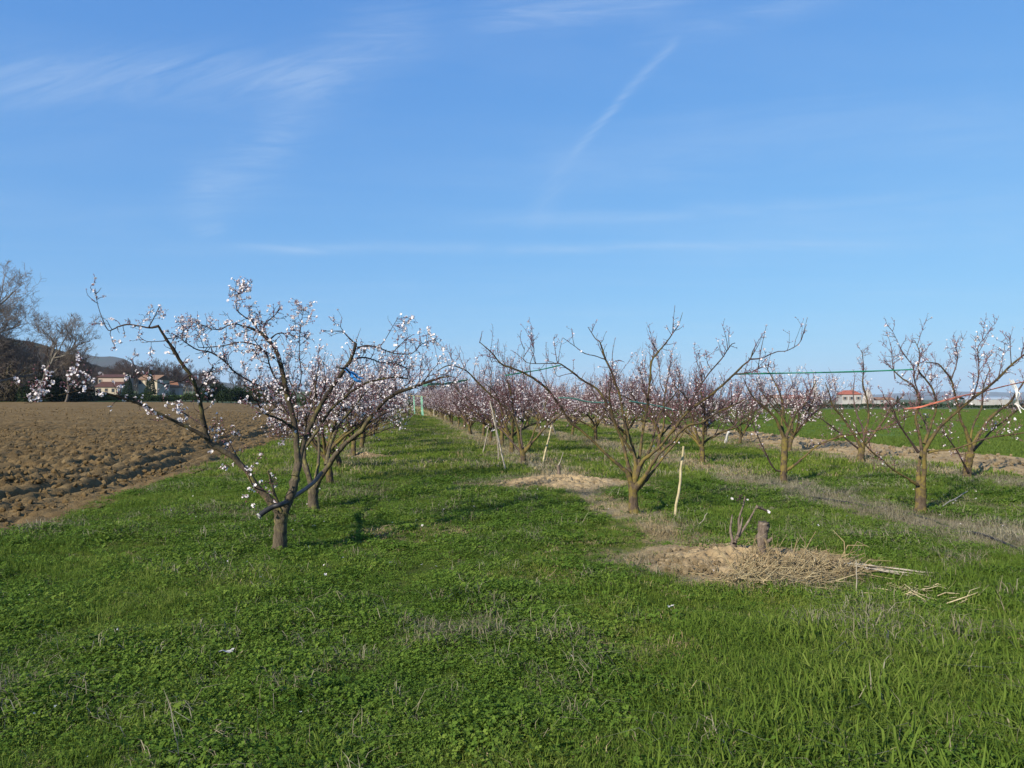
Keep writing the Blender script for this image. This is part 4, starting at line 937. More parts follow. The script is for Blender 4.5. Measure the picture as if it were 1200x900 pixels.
traced_tree('apricot_tree', (612, 545), 'apricot tree left of centre whose thin arching limb bows far to the left',
    [(613, 548, 3.6), (613, 536, 3.2), (612, 527, 3.4)],
    [([(612, 530, 2.6), (609, 520, 2.0), (605, 496, 1.8), (596, 480, 1.7), (587, 473, 1.6), (573, 461, 1.5), (557, 445, 1.4), (547, 435, 1.2), (533, 429, 1.1), (523, 429, 1.0), (512, 435, 0.6)], 0, -0.5, 0.3, 6),
     ([(611, 530, 1.8), (602, 520, 1.4), (592, 508, 1.3), (580, 497, 1.1), (568, 484, 0.8), (560, 470, 0.5)], 0, 0.6, 0.3, 9),
     ([(613, 530, 2.0), (622, 516, 1.6), (628, 500, 1.5), (636, 486, 1.3), (640, 470, 1.0), (646, 452, 0.6)], 0, 0.5, 0.3, 10),
     ([(614, 530, 2.2), (626, 516, 1.8), (640, 500, 1.6), (652, 490, 1.3), (664, 480, 0.8)], 0, -0.6, 0.3, 10),
     ([(613, 528, 1.8), (610, 506, 1.5), (614, 486, 1.3), (608, 466, 1.0), (606, 446, 0.6)], 0.1, 0.9, 0.3, 10)],
    r_(18), dens=13, Lr=(0.06, 0.32), bloom=0.14, budden=1.0, tw_mat='redtwig', trunk_mat='bark_olive', curl=0.5)

def vase_tree(seed, bloom, budden=1.0, tw='redtwig', dens=14, flower=0.018, budsize=0.0072, height=1.08):
    """an open vase-pruned apricot tree grown from scratch"""
    rng = r_(seed); root = empty('apricot_tree', (0, 0, 0))
    T = Tree(rng, bloom=bloom, budden=budden, flower=flower, tw_mat=tw, bark_mat='bark_olive', curl=0.55, budsize=budsize)
    h = rng.uniform(0.38, 0.6); lean = rng.normal(0, 0.05, 2)
    P = smooth([(0, 0, -0.1), (lean[0] * 0.4, lean[1] * 0.4, h * 0.5), (lean[0], lean[1], h)], 4)
    r0 = rng.uniform(0.055, 0.07); T.trunk.tube(P, r0 * np.linspace(1.15, 0.95, len(P)), 9, 0, 0.07)
    n = int(rng.integers(5, 8)); a0 = rng.uniform(0, 6.28)
    for q in range(n):
        a = a0 + q * 6.283 / n + rng.normal(0, 0.25); el = rng.uniform(0.75, 1.1)
        d = np.array((math.cos(a) * math.cos(el), math.sin(a) * math.cos(el), math.sin(el)))
        L = rng.uniform(1.5, 2.1) * height
        Q = T.wander(P[-1] - (0, 0, rng.uniform(0, 0.12)), d, L, 0.35, rng.uniform(-0.15, 0.5), 9)
        b = MB(); b.tube(Q, np.linspace(0.036, 0.009, len(Q)), 6, 0, 0.06); T.limbs.append(b)
        T.dress(Q, 0.02, dens, (0.08, 0.36), 0.3, 0.45, 1, 0.34)
        for _ in range(int(rng.integers(2, 4))):                    # a side limb
            k = int(rng.integers(2, 6)); sd = unit(np.cross(Q[k + 1] - Q[k], rng.normal(0, 1, 3)))
            q2 = T.wander(Q[k], unit(Q[k + 1] - Q[k]) + sd * 0.9, L * rng.uniform(0.35, 0.6), 0.45, 0.45, 7)
            T.twigs.tube(q2, np.linspace(0.016, 0.005, len(q2)), 5, 0, 0.04, False)
            T.dress(q2, 0.012, dens, (0.08, 0.34), 0.15, 0.45, 1, 0.34)
    T.build(root)
    return root
VAR_W = [vase_tree(101 + k, 0.16, 0.5, 'twig', 16) for k in range(3)]             # in blossom (the left row)
VAR_P = [vase_tree(121 + k, 0.04 + 0.02 * k, 0.5, 'redtwig', 19) for k in range(6)]     # mostly in bud
ORD = 'first second third fourth fifth sixth seventh eighth ninth tenth eleventh twelfth'.split()
used = set()
def plant(var, u, v, label, group=None):
    x, y = xy_of(u, v); z = float(gz(x, y)); rz = random.uniform(0, 6.283)
    sc = tuple(random.uniform(0.92, 1.08) for _ in range(2)) + (random.uniform(0.92, 1.06),)
    if var.name not in used:
        used.add(var.name); var.location = (x, y, z); var.rotation_euler = (0, 0, rz); var.scale = sc; o = var
    else: o = copy_tree(var, (x, y, z), rz, sc)
    tag(o, label, 'tree', group); return o
# first row (left), in blossom, behind the two nearest
v = 13.95; k = 0
while v < 112:
    plant(VAR_W[k % 3], ROWS[0] + random.uniform(-.12, .12), v,
          ['third blossoming apricot tree of the left row, its trunk just right of the second', 'fourth blossoming apricot tree of the left row, hidden among white twigs'][k] if k < 2
          else '%s blossoming apricot tree of the left row, counted from the nearest' % ORD[k + 2] if k < 8
          else 'blossoming apricot tree deep in the left row, overlapped by its neighbours', None if k < 8 else 'blossoming trees deep in the left row')
    v += random.uniform(2.9, 3.4); k += 1
seq = [(1, 20.7, 112, 3.1, 'second'), (2, 16.8, 112, 3.5, 'third'), (3, 20.4, 112, 3.5, 'fourth')]
near = {(1, 0): 'budding apricot tree next behind the one with the arching limb', (1, 1): 'budding apricot tree two behind the arching one, near the grey props',
        (2, 0): 'apricot tree with mossy forked trunk just right of the leaning prop tree', (2, 1): 'reddish budding apricot tree behind the central bare tree',
        (3, 0): 'apricot tree by the soil strip just left of the white scarred trunk', (3, 1): 'apricot tree by the soil strip with a pale stick leaning at its foot'}
c = 0
for row, v, v1, st, word in seq:
    k = 0
    while v < v1:
        lab = near.get((row, k)) or ('budding apricot tree, %s of the %s row counted from the nearest' % (ORD[k + (2, 3, 2)[row - 1]], word) if k < 8 else None)
        plant(VAR_P[c % 6], ROWS[row] + random.uniform(-.15, .15), v, lab or 'budding pinkish apricot tree deep in the %s row from the left, merging with its neighbours' % word,
              None if lab else 'budding trees deep in the %s row' % word)
        v += st * random.uniform(0.92, 1.08); k += 1; c += 1
# ------------------------------------------------------------------ hedges, woods and houses round the fields
def leaf_shrub(name, rx, ry, h, n, size, mat, rng, cone=False, trunk=True):
    root = empty(name, (0, 0, 0)); b = MB()
    if cone:
        t = rng.uniform(0, 1, n) ** 1.4; rad = (1 - t) ** 0.8; a = rng.uniform(0, 6.283, n); rr = np.sqrt(rng.uniform(0.25, 1, n)) * rad * (1 + 0.25 * fbm(a * 2, t * 6, 2, 3))
        C = np.stack([rx * rr * np.cos(a), ry * rr * np.sin(a), h * (0.03 + 0.97 * t)], -1)
    else:
        cl = rng.normal(0, 1, (14, 3)); cl /= np.linalg.norm(cl, axis=1)[:, None]; cl[:, 2] = np.abs(cl[:, 2]) * 0.9
        cl = cl * rng.uniform(0.45, 0.75, (14, 1)); k = rng.integers(0, 14, n)
        d = rng.normal(0, 1, (n, 3)); d /= np.linalg.norm(d, axis=1)[:, None]
        C = cl[k] + d * (rng.uniform(0.3, 1, n) ** 0.5)[:, None] * 0.42
        C = C * (rx, ry, h * 0.78); C[:, 2] = np.abs(C[:, 2]) + 0.04 * h
    nr = rng.normal(0, 1, (n, 3)); nr /= np.linalg.norm(nr, axis=1)[:, None]
    T = np.cross(nr, rng.normal(0, 1, (n, 3))); T /= np.linalg.norm(T, axis=1)[:, None]; B2 = np.cross(nr, T); s_ = (size * rng.uniform(0.6, 1.4, n))[:, None]
    V = np.stack([C - T * s_, C + B2 * s_ * 0.5, C + T * s_, C - B2 * s_ * 0.5], 1)
    b.add(V.reshape(-1, 3), np.arange(n)[:, None] * 4 + np.arange(4)[None])
    o = b.obj('foliage', mat, root, False); o['kind'] = 'stuff'
    tb = MB()
    for q in range(1 if cone else 4):
        e = np.array((0, 0, h * 0.9)) if cone else np.array((rng.normal(0, rx * .35), rng.normal(0, ry * .35), h * 0.6))
        tb.tube(np.linspace((0, 0, -0.3), e, 4) + rng.normal(0, 0.04, (4, 3)), np.linspace(0.035 * h ** 0.8, 0.01 * h, 4), 5)
    tb.obj('trunk', M['greytwig'], root)
    return root
def bare_tree(name, h, spread, levels, rng, mat_b, mat_t, lean=(0, 0), fork=0.3, droop=0.0, kids=(3, 5), upr=0.35, rmin=0.025):
    root = empty(name, (0, 0, 0)); tr, br, tw = MB(), [], MB()
    def grow(p, d, L, r, lev, mb):
        n = 6 if lev < 2 else 4; P = [p]
        for k in range(n):
            d = unit(d + rng.normal(0, 0.12 + 0.04 * lev, 3) + np.array((0, 0, (upr if lev else 0.05) - droop * lev * 0.12)) / n); P.append(P[-1] + d * L / n)
        P = np.array(P); mb.tube(P, np.maximum(np.linspace(r, r * (0.55 if lev < levels else 0.3), n + 1), rmin * (1.0 if lev < levels else 0.7)), 8 if lev == 0 else 5 if lev < 2 else 3, 0, 0.05 if lev < 2 else 0, False)
        if lev >= levels: return
        for q in range(int(rng.integers(kids[0], kids[1] + 1)) + (3 if lev == 0 else 0)):
            t = rng.uniform(fork if lev == 0 else 0.25, 1.0); k = min(int(t * n), n - 1); c = P[k] + (P[k + 1] - P[k]) * (t * n - k)
            tan = unit(P[k + 1] - P[k]); sd = unit(np.cross(tan, rng.normal(0, 1, 3)))
            d2 = unit(tan * rng.uniform(0.5, 1.0) + sd * rng.uniform(0.5, 1.0) * spread)
            if lev == 0: m2 = MB(); br.append(m2)
            else: m2 = mb if lev < 1 else tw
            grow(c, d2, L * rng.uniform(0.42, 0.68), r * (0.55 - 0.2 * t) * rng.uniform(0.8, 1.1), lev + 1, m2)
    grow(np.array((0, 0, -0.3)), unit(np.array((lean[0], lean[1], 1.0))), h * 0.62, h * 0.022, 0, tr)
    tr.obj('trunk', mat_b, root)
    for m2 in br: m2.obj('branch', mat_b, root)
    o = tw.obj('crown', mat_t, root); o['kind'] = 'stuff'
    return root
placed = set()
def put(proto, x, y, rz, sc, label, cat, group=None, dz=0.0):
    z = float(gz(x, y)) + dz
    if isinstance(sc, (int, float)): sc = (sc,) * 3
    if proto.name not in placed:
        placed.add(proto.name); o = proto; o.location = (x, y, z); o.rotation_euler = (0, 0, rz); o.scale = sc
    else: o = copy_tree(proto, (x, y, z), rz, sc)
    for k in ('label', 'group'):
        if k in o: del o[k]
    return tag(o, label, cat, group)
def px_x(px, d): return (px - 600) / F_PX * d

q_ = r_(300)
big = bare_tree('bare_tree', 23, 1.0, 5, q_, M['greybark'], M['greytwig'], (0.10, 0), 0.2, 0.1, (5, 6), 0.4, 0.024)
put(big, px_x(-8, 118), 118, 0, 1.04, 'tall bare tree at the left edge of the photo, cut by it', 'tree')
put(big, px_x(-46, 126), 126, 2.1, 0.95, 'tall bare tree behind the tallest one, mostly outside the left edge', 'tree')
tb2 = bare_tree('bare_tree', 14, 0.9, 5, q_, M['greybark'], M['greytwig'], (0.30, 0), 0.45, 0.2, (4, 5), 0.5, 0.018)
put(tb2, px_x(38, 116), 116, 0, 1.06, 'leaning bare tree with pale trunk beside the tallest one', 'tree')
tb3 = bare_tree('bare_tree', 9, 1.1, 5, q_, M['greytwig'], M['greytwig'], (0.45, 0), 0.35, 0.3, (4, 4), 0.3, 0.018)
put(tb3, px_x(76, 117), 117, 0, 1.0, 'low drooping bare tree right of the leaning pale one', 'tree')
wood = [bare_tree('bare_tree', 13, 0.75, 4, q_, M['greybark'], M['redtwig'], (0.03, 0), 0.3, 0.0, (5, 6), 0.7, 0.03) for _ in range(3)]
c = 0
for k in range(46):                                    # the bare wood behind the houses
    px = 92 + k * 3.6 + q_.uniform(-1, 1); d = q_.uniform(262, 330)
    put(wood[c % 3], px_x(px, d), d, q_.uniform(0, 6.28), q_.uniform(0.75, 1.05) * (1.0 if px < 215 else 0.8), 'bare brownish tree in the wood behind the cream houses', 'tree', 'bare trees of the wood behind the houses'); c += 1
for k in range(26):                                    # the bare wood at the far left under the tall trees
    px = -190 + k * 11.2 + q_.uniform(-4, 4); d = q_.uniform(128, 165)
    put(wood[c % 3], px_x(px, d), d, q_.uniform(0, 6.28), q_.uniform(0.55, 0.85), 'bare tree in the dark thicket at the far left', 'tree', 'bare trees of the left thicket'); c += 1
for k in range(24):                                    # beyond the far end of the rows
    px = 250 + k * 11 + q_.uniform(-4, 4); d = q_.uniform(230, 300)
    put(wood[c % 3], px_x(px, d), d, q_.uniform(0, 6.28), q_.uniform(0.35, 0.6), 'low bare tree on the skyline behind the far end of the left row', 'tree', 'bare trees beyond the left row'); c += 1
bush = [leaf_shrub('shrub', 2.6, 2.6, 4.6, 2600, 0.20, M['greybush'], q_) for _ in range(2)]
ever = [leaf_shrub('shrub', 2.5, 2.5, 4.4, 2600, 0.17, M['evergreen'], q_) for _ in range(2)]
hedg = [leaf_shrub('shrub', 2.4, 2.0, 3.0, 2400, 0.15, M['hedge'], q_) for _ in range(2)]
coni = leaf_shrub('conifer', 1.7, 1.7, 6.5, 2600, 0.17, M['evergreen'], q_, True)
for k in range(30):
    px = -200 + k * 10.2 + q_.uniform(-4, 4); d = q_.uniform(121, 134)
    put(bush[k % 2], px_x(px, d), d, q_.uniform(0, 6.28), (q_.uniform(0.9, 1.3),) * 2 + (q_.uniform(1.0, 1.6) * (1.15 if px < 40 else 0.85),), 'dull brown shrub in the dark thicket along the left edge of the ploughed field', 'shrub', 'brown shrubs of the left thicket')
for px, d, s_ in ((50, 120, 1.25), (62, 122, 1.45), (74, 124, 1.2), (40, 124, 1.1), (88, 126, 0.8)):
    put(ever[int(px) % 2], px_x(px, d), d, q_.uniform(0, 6.28), s_, 'black green evergreen in the thicket below the leaning bare tree', 'shrub', 'evergreens below the leaning bare tree')
for k in range(15):
    px = 96 + k * 9.2 + q_.uniform(-3, 3); d = q_.uniform(139, 152)
    put(hedg[k % 2], px_x(px, d), d, q_.uniform(0, 6.28), (q_.uniform(0.8, 1.2),) * 2 + (q_.uniform(0.45, 0.8),), 'low green bush in the hedge along the far edge of the ploughed field', 'shrub', 'bushes of the hedge behind the ploughed field')
for k in range(13):
    px = 236 + k * 8.5 + q_.uniform(-2, 2); d = q_.uniform(139, 152)
    put(ever[k % 2] if k % 3 else hedg[0], px_x(px, d), d, q_.uniform(0, 6.28), q_.uniform(0.85, 1.15), 'dark green bush behind the nearest tree, past the ploughed field', 'shrub', 'tall dark bushes past the ploughed field')
for k in range(16):
    px = 350 + k * 13 + q_.uniform(-3, 3); d = q_.uniform(140, 170)
    put(hedg[k % 2], px_x(px, d), d, q_.uniform(0, 6.28), q_.uniform(0.5, 0.9), 'green bush closing the far end of the grass lane', 'shrub', 'bushes at the far end of the lane')
for px, d, s_, lab in ((150, 216, 1.0, 'dark conifer standing between the two cream houses'), (176, 205, 1.05, 'dark conifer in front of the house with the tan roof'),
                       (946, 236, 0.8, 'small dark conifer on the right skyline, left of the red roof'), (960, 262, 0.55, 'lowest dark conifer on the right skyline'),
                       (1052, 255, 0.45, 'small conifer right of the grey stone tower'), (890, 250, 0.6, 'dark conifer left of the pale low house on the right skyline')):
    put(coni, px_x(px, d), d, q_.uniform(0, 6.28), s_, lab, 'tree')
def hedge_line(name, p0, p1, w_, h, n, size, mat, label):
    b = MB(); t = q_.uniform(0, 1, n); L = np.hypot(p1[0] - p0[0], p1[1] - p0[1])
    hh = h * (0.75 + 0.6 * fbm(t * L / 5, t * 0, 3, 8))
    a = q_.uniform(0, 6.283, n); rr = np.sqrt(q_.uniform(0.2, 1, n))
    C = np.stack([p0[0] + (p1[0] - p0[0]) * t + w_ * rr * np.cos(a) * 0.5, p0[1] + (p1[1] - p0[1]) * t + w_ * rr * np.sin(a), hh * q_.uniform(0, 1, n) ** 0.7], -1)
    nr = q_.normal(0, 1, (n, 3)); T = np.cross(nr, q_.normal(0, 1, (n, 3))); T /= np.linalg.norm(T, axis=1)[:, None]; B2 = np.cross(nr, T); B2 /= np.linalg.norm(B2, axis=1)[:, None]
    V = np.stack([C - T * size, C + B2 * size * 0.5, C + T * size, C - B2 * size * 0.5], 1)
    b.add(V.reshape(-1, 3), np.arange(n)[:, None] * 4 + np.arange(4)[None])
    o = b.obj(name, mat, None, False); return tag(o, label, 'hedge')
hedge_line('hedge', (8, 140), (175, 128), 1.0, 1.1, 14000, 0.16, M['evergreen'], 'long low dark hedge along the far edge of the green wheat field')
hedge_line('hedge', (-175, 137), (-62, 137), 0.9, 1.0, 6000, 0.16, M['hedge'], 'long low green hedge behind the ploughed field at the left')

def house(name, px, d, w_, dp, wall, roof, wm, rm, label, rz=0.0, hip=False, wins=(), chim=None, ext=None):
    """walls, a tiled roof with eaves, windows with sills, a door, a chimney"""
    x = px_x(px, d); z = float(gz(x, d)) - 0.15
    root = tag(empty(name, (x, d, z), rz), label, 'house')
    b = MB(); b.box((-w_ / 2, 0, -0.4), (w_ / 2, dp, wall)); b.obj('wall', wm, root, False)
    e = 0.35; b = MB(); y0, y1 = -e, dp + e; x0, x1 = -w_ / 2 - e, w_ / 2 + e; i_ = w_ * 0.28 if hip else 0.0
    V = [(x0, y0, wall), (x1, y0, wall), (x1, y1, wall), (x0, y1, wall), (x0 + i_, (y0 + y1) / 2, wall + roof), (x1 - i_, (y0 + y1) / 2, wall + roof)]
    V = V + [(a_, b_, c_ + 0.16) for a_, b_, c_ in V]
    b.add(V, [(6, 7, 11, 10), (8, 9, 10, 11), (0, 4, 5, 1), (2, 5, 4, 3), (0, 1, 7, 6), (2, 3, 9, 8)]); b.add(V, [(7, 8, 11), (9, 6, 10), (1, 5, 2), (3, 4, 0)])
    b.add(V, [(1, 2, 8, 7), (3, 0, 6, 9)]); ro = b.obj('roof', rm, root, False)
    if chim is not None:
        b = MB(); b.box((chim - 0.3, dp * 0.5 + 0.3, wall + roof * 0.3), (chim + 0.3, dp * 0.5 + 0.9, wall + roof + 0.7)); b.obj('chimney', wm, ro, False)
    for wx, wz, ww, wh, kind in wins:
        b = MB(); b.box((wx - ww / 2, -0.05, wz), (wx + ww / 2, 0.06, wz + wh)); f = b.obj('door' if kind == 'door' else 'window', M['shutter'] if kind == 'door' else M['whitewall'], root, False)
        if kind != 'door':
            b = MB(); b.box((wx - ww / 2 + 0.08, -0.065, wz + 0.08), (wx + ww / 2 - 0.08, 0.05, wz + wh - 0.08)); b.obj('pane', M['glass'], f, False)
            b = MB(); b.box((wx - ww / 2 - 0.1, -0.2, wz - 0.1), (wx + ww / 2 + 0.1, 0.03, wz - 0.003)); b.obj('sill', M['stone'], f, False)
            for sd in (-1, 1):
                b = MB(); c0 = wx + sd * (ww / 2 + ww * 0.22); b.box((c0 - ww * 0.2, -0.06, wz), (c0 + ww * 0.2, 0.02, wz + wh)); b.obj('shutter', M['shutter'], f, False)
    if ext:
        ew, ed, ehf, ehb, ex, em, er = ext
        b = MB(); b.box((ex - ew / 2, -ed, -0.4), (ex + ew / 2, -0.004, ehf)); b.obj('annexe_wall', em, root, False)
        b = MB(); V = [(ex - ew / 2 - .3, -ed - .3, ehf), (ex + ew / 2 + .3, -ed - .3, ehf), (ex + ew / 2 + .3, -0.006, ehb), (ex - ew / 2 - .3, -0.006, ehb)]; V = V + [(p[0], p[1], p[2] + .15) for p in V]
        b.add(V, [(0, 3, 2, 1), (4, 5, 6, 7), (0, 1, 5, 4), (1, 2, 6, 5), (2, 3, 7, 6), (3, 0, 4, 7)]); b.obj('annexe_roof', er, root, False)
        for q in range(3):
            wx = ex - ew * 0.32 + q * ew * 0.3
            b = MB(); b.box((wx - 0.45, -ed - 0.05, 0.95 if q != 1 else 0), (wx + 0.45, -ed + 0.02, 2.1)); f = b.obj('window' if q != 1 else 'door', M['shutter'], root, False)
            b = MB(); b.box((wx - 0.36, -ed - 0.065, 1.02 if q != 1 else 1.3), (wx + 0.36, -ed - 0.02, 2.02)); b.obj('pane', M['glass'], f, False)
    return root
W2 = [(-2.6, 3.6, 0.9, 1.3, 'w'), (0.0, 3.6, 0.9, 1.3, 'w'), (2.6, 3.6, 0.9, 1.3, 'w')]
house('house', 130, 226, 7.6, 7, 5.6, 0.9, M['pinkwall'], M['darkroof'], 'pinkish house on the left with a cream annexe under a dark red roof', 0.08, wins=[(-3.3, 3.9, 0.7, 1.1, 'w')], chim=2.2, ext=(6.6, 4.5, 2.5, 4.1, 0.8, M['cream'], M['darkroof']))
house('house', 173, 232, 6.4, 7, 5.0, 1.5, M['cream'], M['tanroof'], 'cream house under a tan roof, half hidden by a dark conifer', -0.1, wins=W2[:2], chim=-1.8)
house('house', 199, 240, 5.4, 7, 2.7, 1.9, M['pinkwall'], M['orangeroof'], 'low house with a bright orange roof, rightmost of the left houses', 0.25, True, wins=[(-1.5, 1.0, 0.8, 1.1, 'w'), (1.2, 0, 0.9, 2.0, 'door')])
house('house', 998, 275, 7.0, 7, 3.6, 1.5, M['whitewall'], M['redroof'], 'pale house with a red hipped roof on the right skyline', -0.12, True, wins=[(-2.4, 1.6, 0.9, 1.2, 'w'), (0, 1.6, 0.9, 1.2, 'w'), (2.4, 1.6, 0.9, 1.2, 'w')], chim=1.5)
house('house', 910, 290, 8.0, 7, 2.3, 1.2, M['whitewall'], M['tanroof'], 'low pale house on the right skyline left of the white spire', 0.1, wins=[(-2.6, 1.0, 0.9, 1.1, 'w'), (0.2, 0, 0.9, 2.0, 'door'), (2.6, 1.0, 0.9, 1.1, 'w')])
house('house', 932, 300, 6.4, 7, 2.2, 1.3, M['cream'], M['redroof'], 'small cream house beside the low pale one on the right skyline', -0.2, wins=[(-1.4, 0.8, 0.9, 1.0, 'w'), (1.4, 0.8, 0.9, 1.0, 'w')])
house('house', 1038, 300, 7, 6, 1.6, 0.9, M['whitewall'], M['tanroof'], 'long low white outbuilding right of the grey stone tower', 0.0, wins=[(-1.6, 0.5, 0.9, 0.8, 'w'), (1.6, 0.5, 0.9, 0.8, 'w')])
# white spire and a grey stone tower on the right skyline
x = px_x(955, 330); root = tag(empty('church_spire', (x, 330, 0)), 'slim white church spire on the right skyline', 'spire')
b = MB(); b.box((-1.1, -1.1, -0.5), (1.1, 1.1, 5.4)); b.obj('tower', M['whitewall'], root, False)
b = MB(); b.tube([(0, 0, 5.4), (0, 0, 12.2)], [1.25, 0.06], 8); b.obj('spire', M['whitewall'], root, False)
for sd in (-0.5, 0.5):
    b = MB(); b.box((sd - 0.22, -1.16, 3.4), (sd + 0.22, -1.02, 4.8)); b.obj('opening', M['glass'], root, False)
x = px_x(1017, 258); root = tag(empty('stone_tower', (x, 258, 0)), 'squat grey stone tower tapering upward, right of the red roof', 'tower')
b = MB(); b.tube([(0, 0, -0.5), (0, 0, 2.2), (0, 0, 4.6)], [2.2, 1.9, 0.9], 8); b.obj('wall', M['stone'], root, False)
b = MB(); b.tube([(0, 0, 4.6), (0, 0, 5.3)], [1.0, 0.1], 8); b.obj('roof', M['stone'], root, False)
b = MB(); b.box((-0.45, -2.25, -0.2), (0.45, -1.8, 1.6)); b.obj('door', M['shutter'], root, False)
x = px_x(1157, 225); root = tag(empty('greenhouse', (x, 225, 0), -0.06), 'long white ribbed greenhouse with a pale blue roof at far right', 'greenhouse')
for k in range(11):
    b = MB(); x0 = -6.5 + k * 1.2; b.box((x0, 0, -0.2), (x0 + 1.12, 0.1, 1.5)); b.obj('panel', M['whitewall'], root, False)
b = MB()
for k in range(12): x0 = -6.56 + k * 1.2; b.box((x0, -0.06, -0.2), (x0 + 0.06, 0.16, 1.6))
b.obj('frame', M['stone'], root, False)
b = MB(); a = np.linspace(0, math.pi, 9); prof = np.stack([0 * a, 4 - 4.1 * np.cos(a), 1.6 + 0.9 * np.sin(a)], -1)
V = np.vstack([prof + (-6.8, 0, 0), prof + (6.9, 0, 0)]); b.add(V, [(k, k + 1, k + 10, k + 9) for k in range(8)]); b.obj('roof', M['sheetroof'], root)

# ------------------------------------------------------------------ props, hoses and tapes among the trees
def pole(p0, p1, r0, r1, mat, label, cat='prop', name='prop_stake', group=None, wob=0.006):
    p0, p1 = np.asarray(p0), np.asarray(p1); P = np.linspace(p0, p1, 8); P[1:-1] += RNG.normal(0, wob, (6, 3))
    b = MB(); b.tube(P, np.linspace(r0, r1, 8), 7, 0, 0.06); o = b.obj(name, mat, None, True, tuple(p0))
    return tag(o, label, cat, group)
def ribbon(P, width, mat, name, label, cat='tape', twist=0.0, thick=0.003, parent=None):
    P = smooth(P, 4); T = np.gradient(P, axis=0); T /= np.linalg.norm(T, axis=1)[:, None]
    side0 = np.cross(T, (0.02, 1.0, 0.05)); side0 /= np.linalg.norm(side0, axis=1)[:, None]; nb = np.cross(T, side0)
    th = twist * np.linspace(0, 1, len(P)) + RNG.normal(0, 0.15, len(P)); wv = width * RNG.uniform(0.75, 1.1, len(P))
    s_ = side0 * np.cos(th)[:, None] + nb * np.sin(th)[:, None]; t_ = np.cross(T, s_) * thick
    V = np.stack([P + s_ * wv[:, None] / 2 + t_, P + s_ * wv[:, None] / 2 - t_, P - s_ * wv[:, None] / 2 - t_, P - s_ * wv[:, None] / 2 + t_], 1)
    n = len(P); Q = []
    for k in range(n - 1):
        for q in range(4): Q.append((k * 4 + q, k * 4 + (q + 1) % 4, k * 4 + 4 + (q + 1) % 4, k * 4 + 4 + q))
    b = MB(); b.add(V.reshape(-1, 3), Q); b.add(V[0], [(0, 1, 2, 3)]); b.add(V[-1], [(3, 2, 1, 0)])
    o = b.obj(name, mat, parent, False, None if parent is not None else tuple(P[0]))
    return tag(o, label, cat) if label else o
G = on_ground
pole(G(790, 607, -0.15), at(801, 523, 10.0), 0.020, 0.016, M['stake'], 'pale wooden stake leaning beside the bare tree right of centre')
pole(G(634, 546, -0.1), at(647, 497, 17.8), 0.026, 0.02, M['stake'], 'pale wooden stake leaning right, behind the mound with the thin dead stem')
pole(G(594, 552, -0.1), at(574, 470, 16.4), 0.020, 0.015, M['greystake'], 'grey weathered stake leaning left under the arching limb')
pole(G(585, 540, -0.1), at(580, 478, 18.4), 0.018, 0.014, M['greystake'], 'nearly upright grey stake just behind the left leaning one')
pole(G(565, 531, -0.1), at(573, 500, 21.4), 0.02, 0.016, M['greystake'], 'short thin stake left of the grey pair')
pole(G(848, 522, -0.1), at(854, 506, 25), 0.05, 0.04, M['white'], 'short whitish stake at the foot of a tree by the soil strip')
pole(G(554, 508, -0.1), at(545, 485, 33), 0.05, 0.04, M['stake'], 'pale stake far down the second row, left of the grey ones')
pole(at(651, 508, 17.6), at(637, 473, 17.2), 0.02, 0.016, M['greystake'], 'grey stick lashed across the top of the leaning pale stake', 'stick', 'tied_stick')
pole(G(672, 497, -0.1), at(678, 478, 38), 0.05, 0.045, M['stake'], 'pale stake far back under the central trees')
pole(G(1092, 602, 0.02), G(1134, 583, 0.10), 0.012, 0.008, M['greystake'], 'pale dry stick lying right of the knotted trunk', 'stick', 'fallen_stick')
pole(G(816, 619, -0.02), at(829, 601, 9.1), 0.006, 0.004, M['greystake'], 'thin pale twig stuck in the grass between stake and mound', 'stick', 'dry_twig')

# hose through the fork of the nearest tree to the next one
hp = np.array([at(303, 605, 7.28), at(311, 599, 7.32), at(320, 594, 7.36), at(330, 591, 7.40), at(338, 587, 7.7), at(346, 581, 8.2), at(358, 573, 9.0), at(369, 564, 9.9), at(377, 554, 10.35)])
root = tag(empty('irrigation_hose', hp[0]), 'thick black hose lying through the fork of the nearest tree', 'hose')
b = MB(); P = smooth(hp, 5) - hp[0]; b.tube(P, np.full(len(P), 0.026), 10, 0, 0.03, False); b.obj('tube', M['hose'], root)
b = MB(); t_ = unit(P[0] - P[1]); b.tube([P[0] - t_ * 0.012, P[0] + t_ * 0.006], [0.030, 0.029], 10, 0, 0, False); b.tube([P[0] - t_ * 0.004, P[0] - t_ * 0.002], [0.024, 0.024], 10); b.obj('open_end', M['hosein'], root)
pts = [(940, 583), (985, 590), (1015, 595), (1042, 598), (1066, 603), (1092, 611), (1120, 622), (1150, 631), (1180, 641), (1215, 653), (1260, 668)]
P = smooth([G(a_, b_, 0.025 + RNG.uniform(-0.025, 0.03)) for a_, b_ in pts], 4); b = MB(); b.tube(P, np.full(len(P), 0.016), 8)
tag(b.obj('drip_hose', M['hose'], None, True, tuple(P[0])), 'black drip hose running through the grass at far right', 'hose')

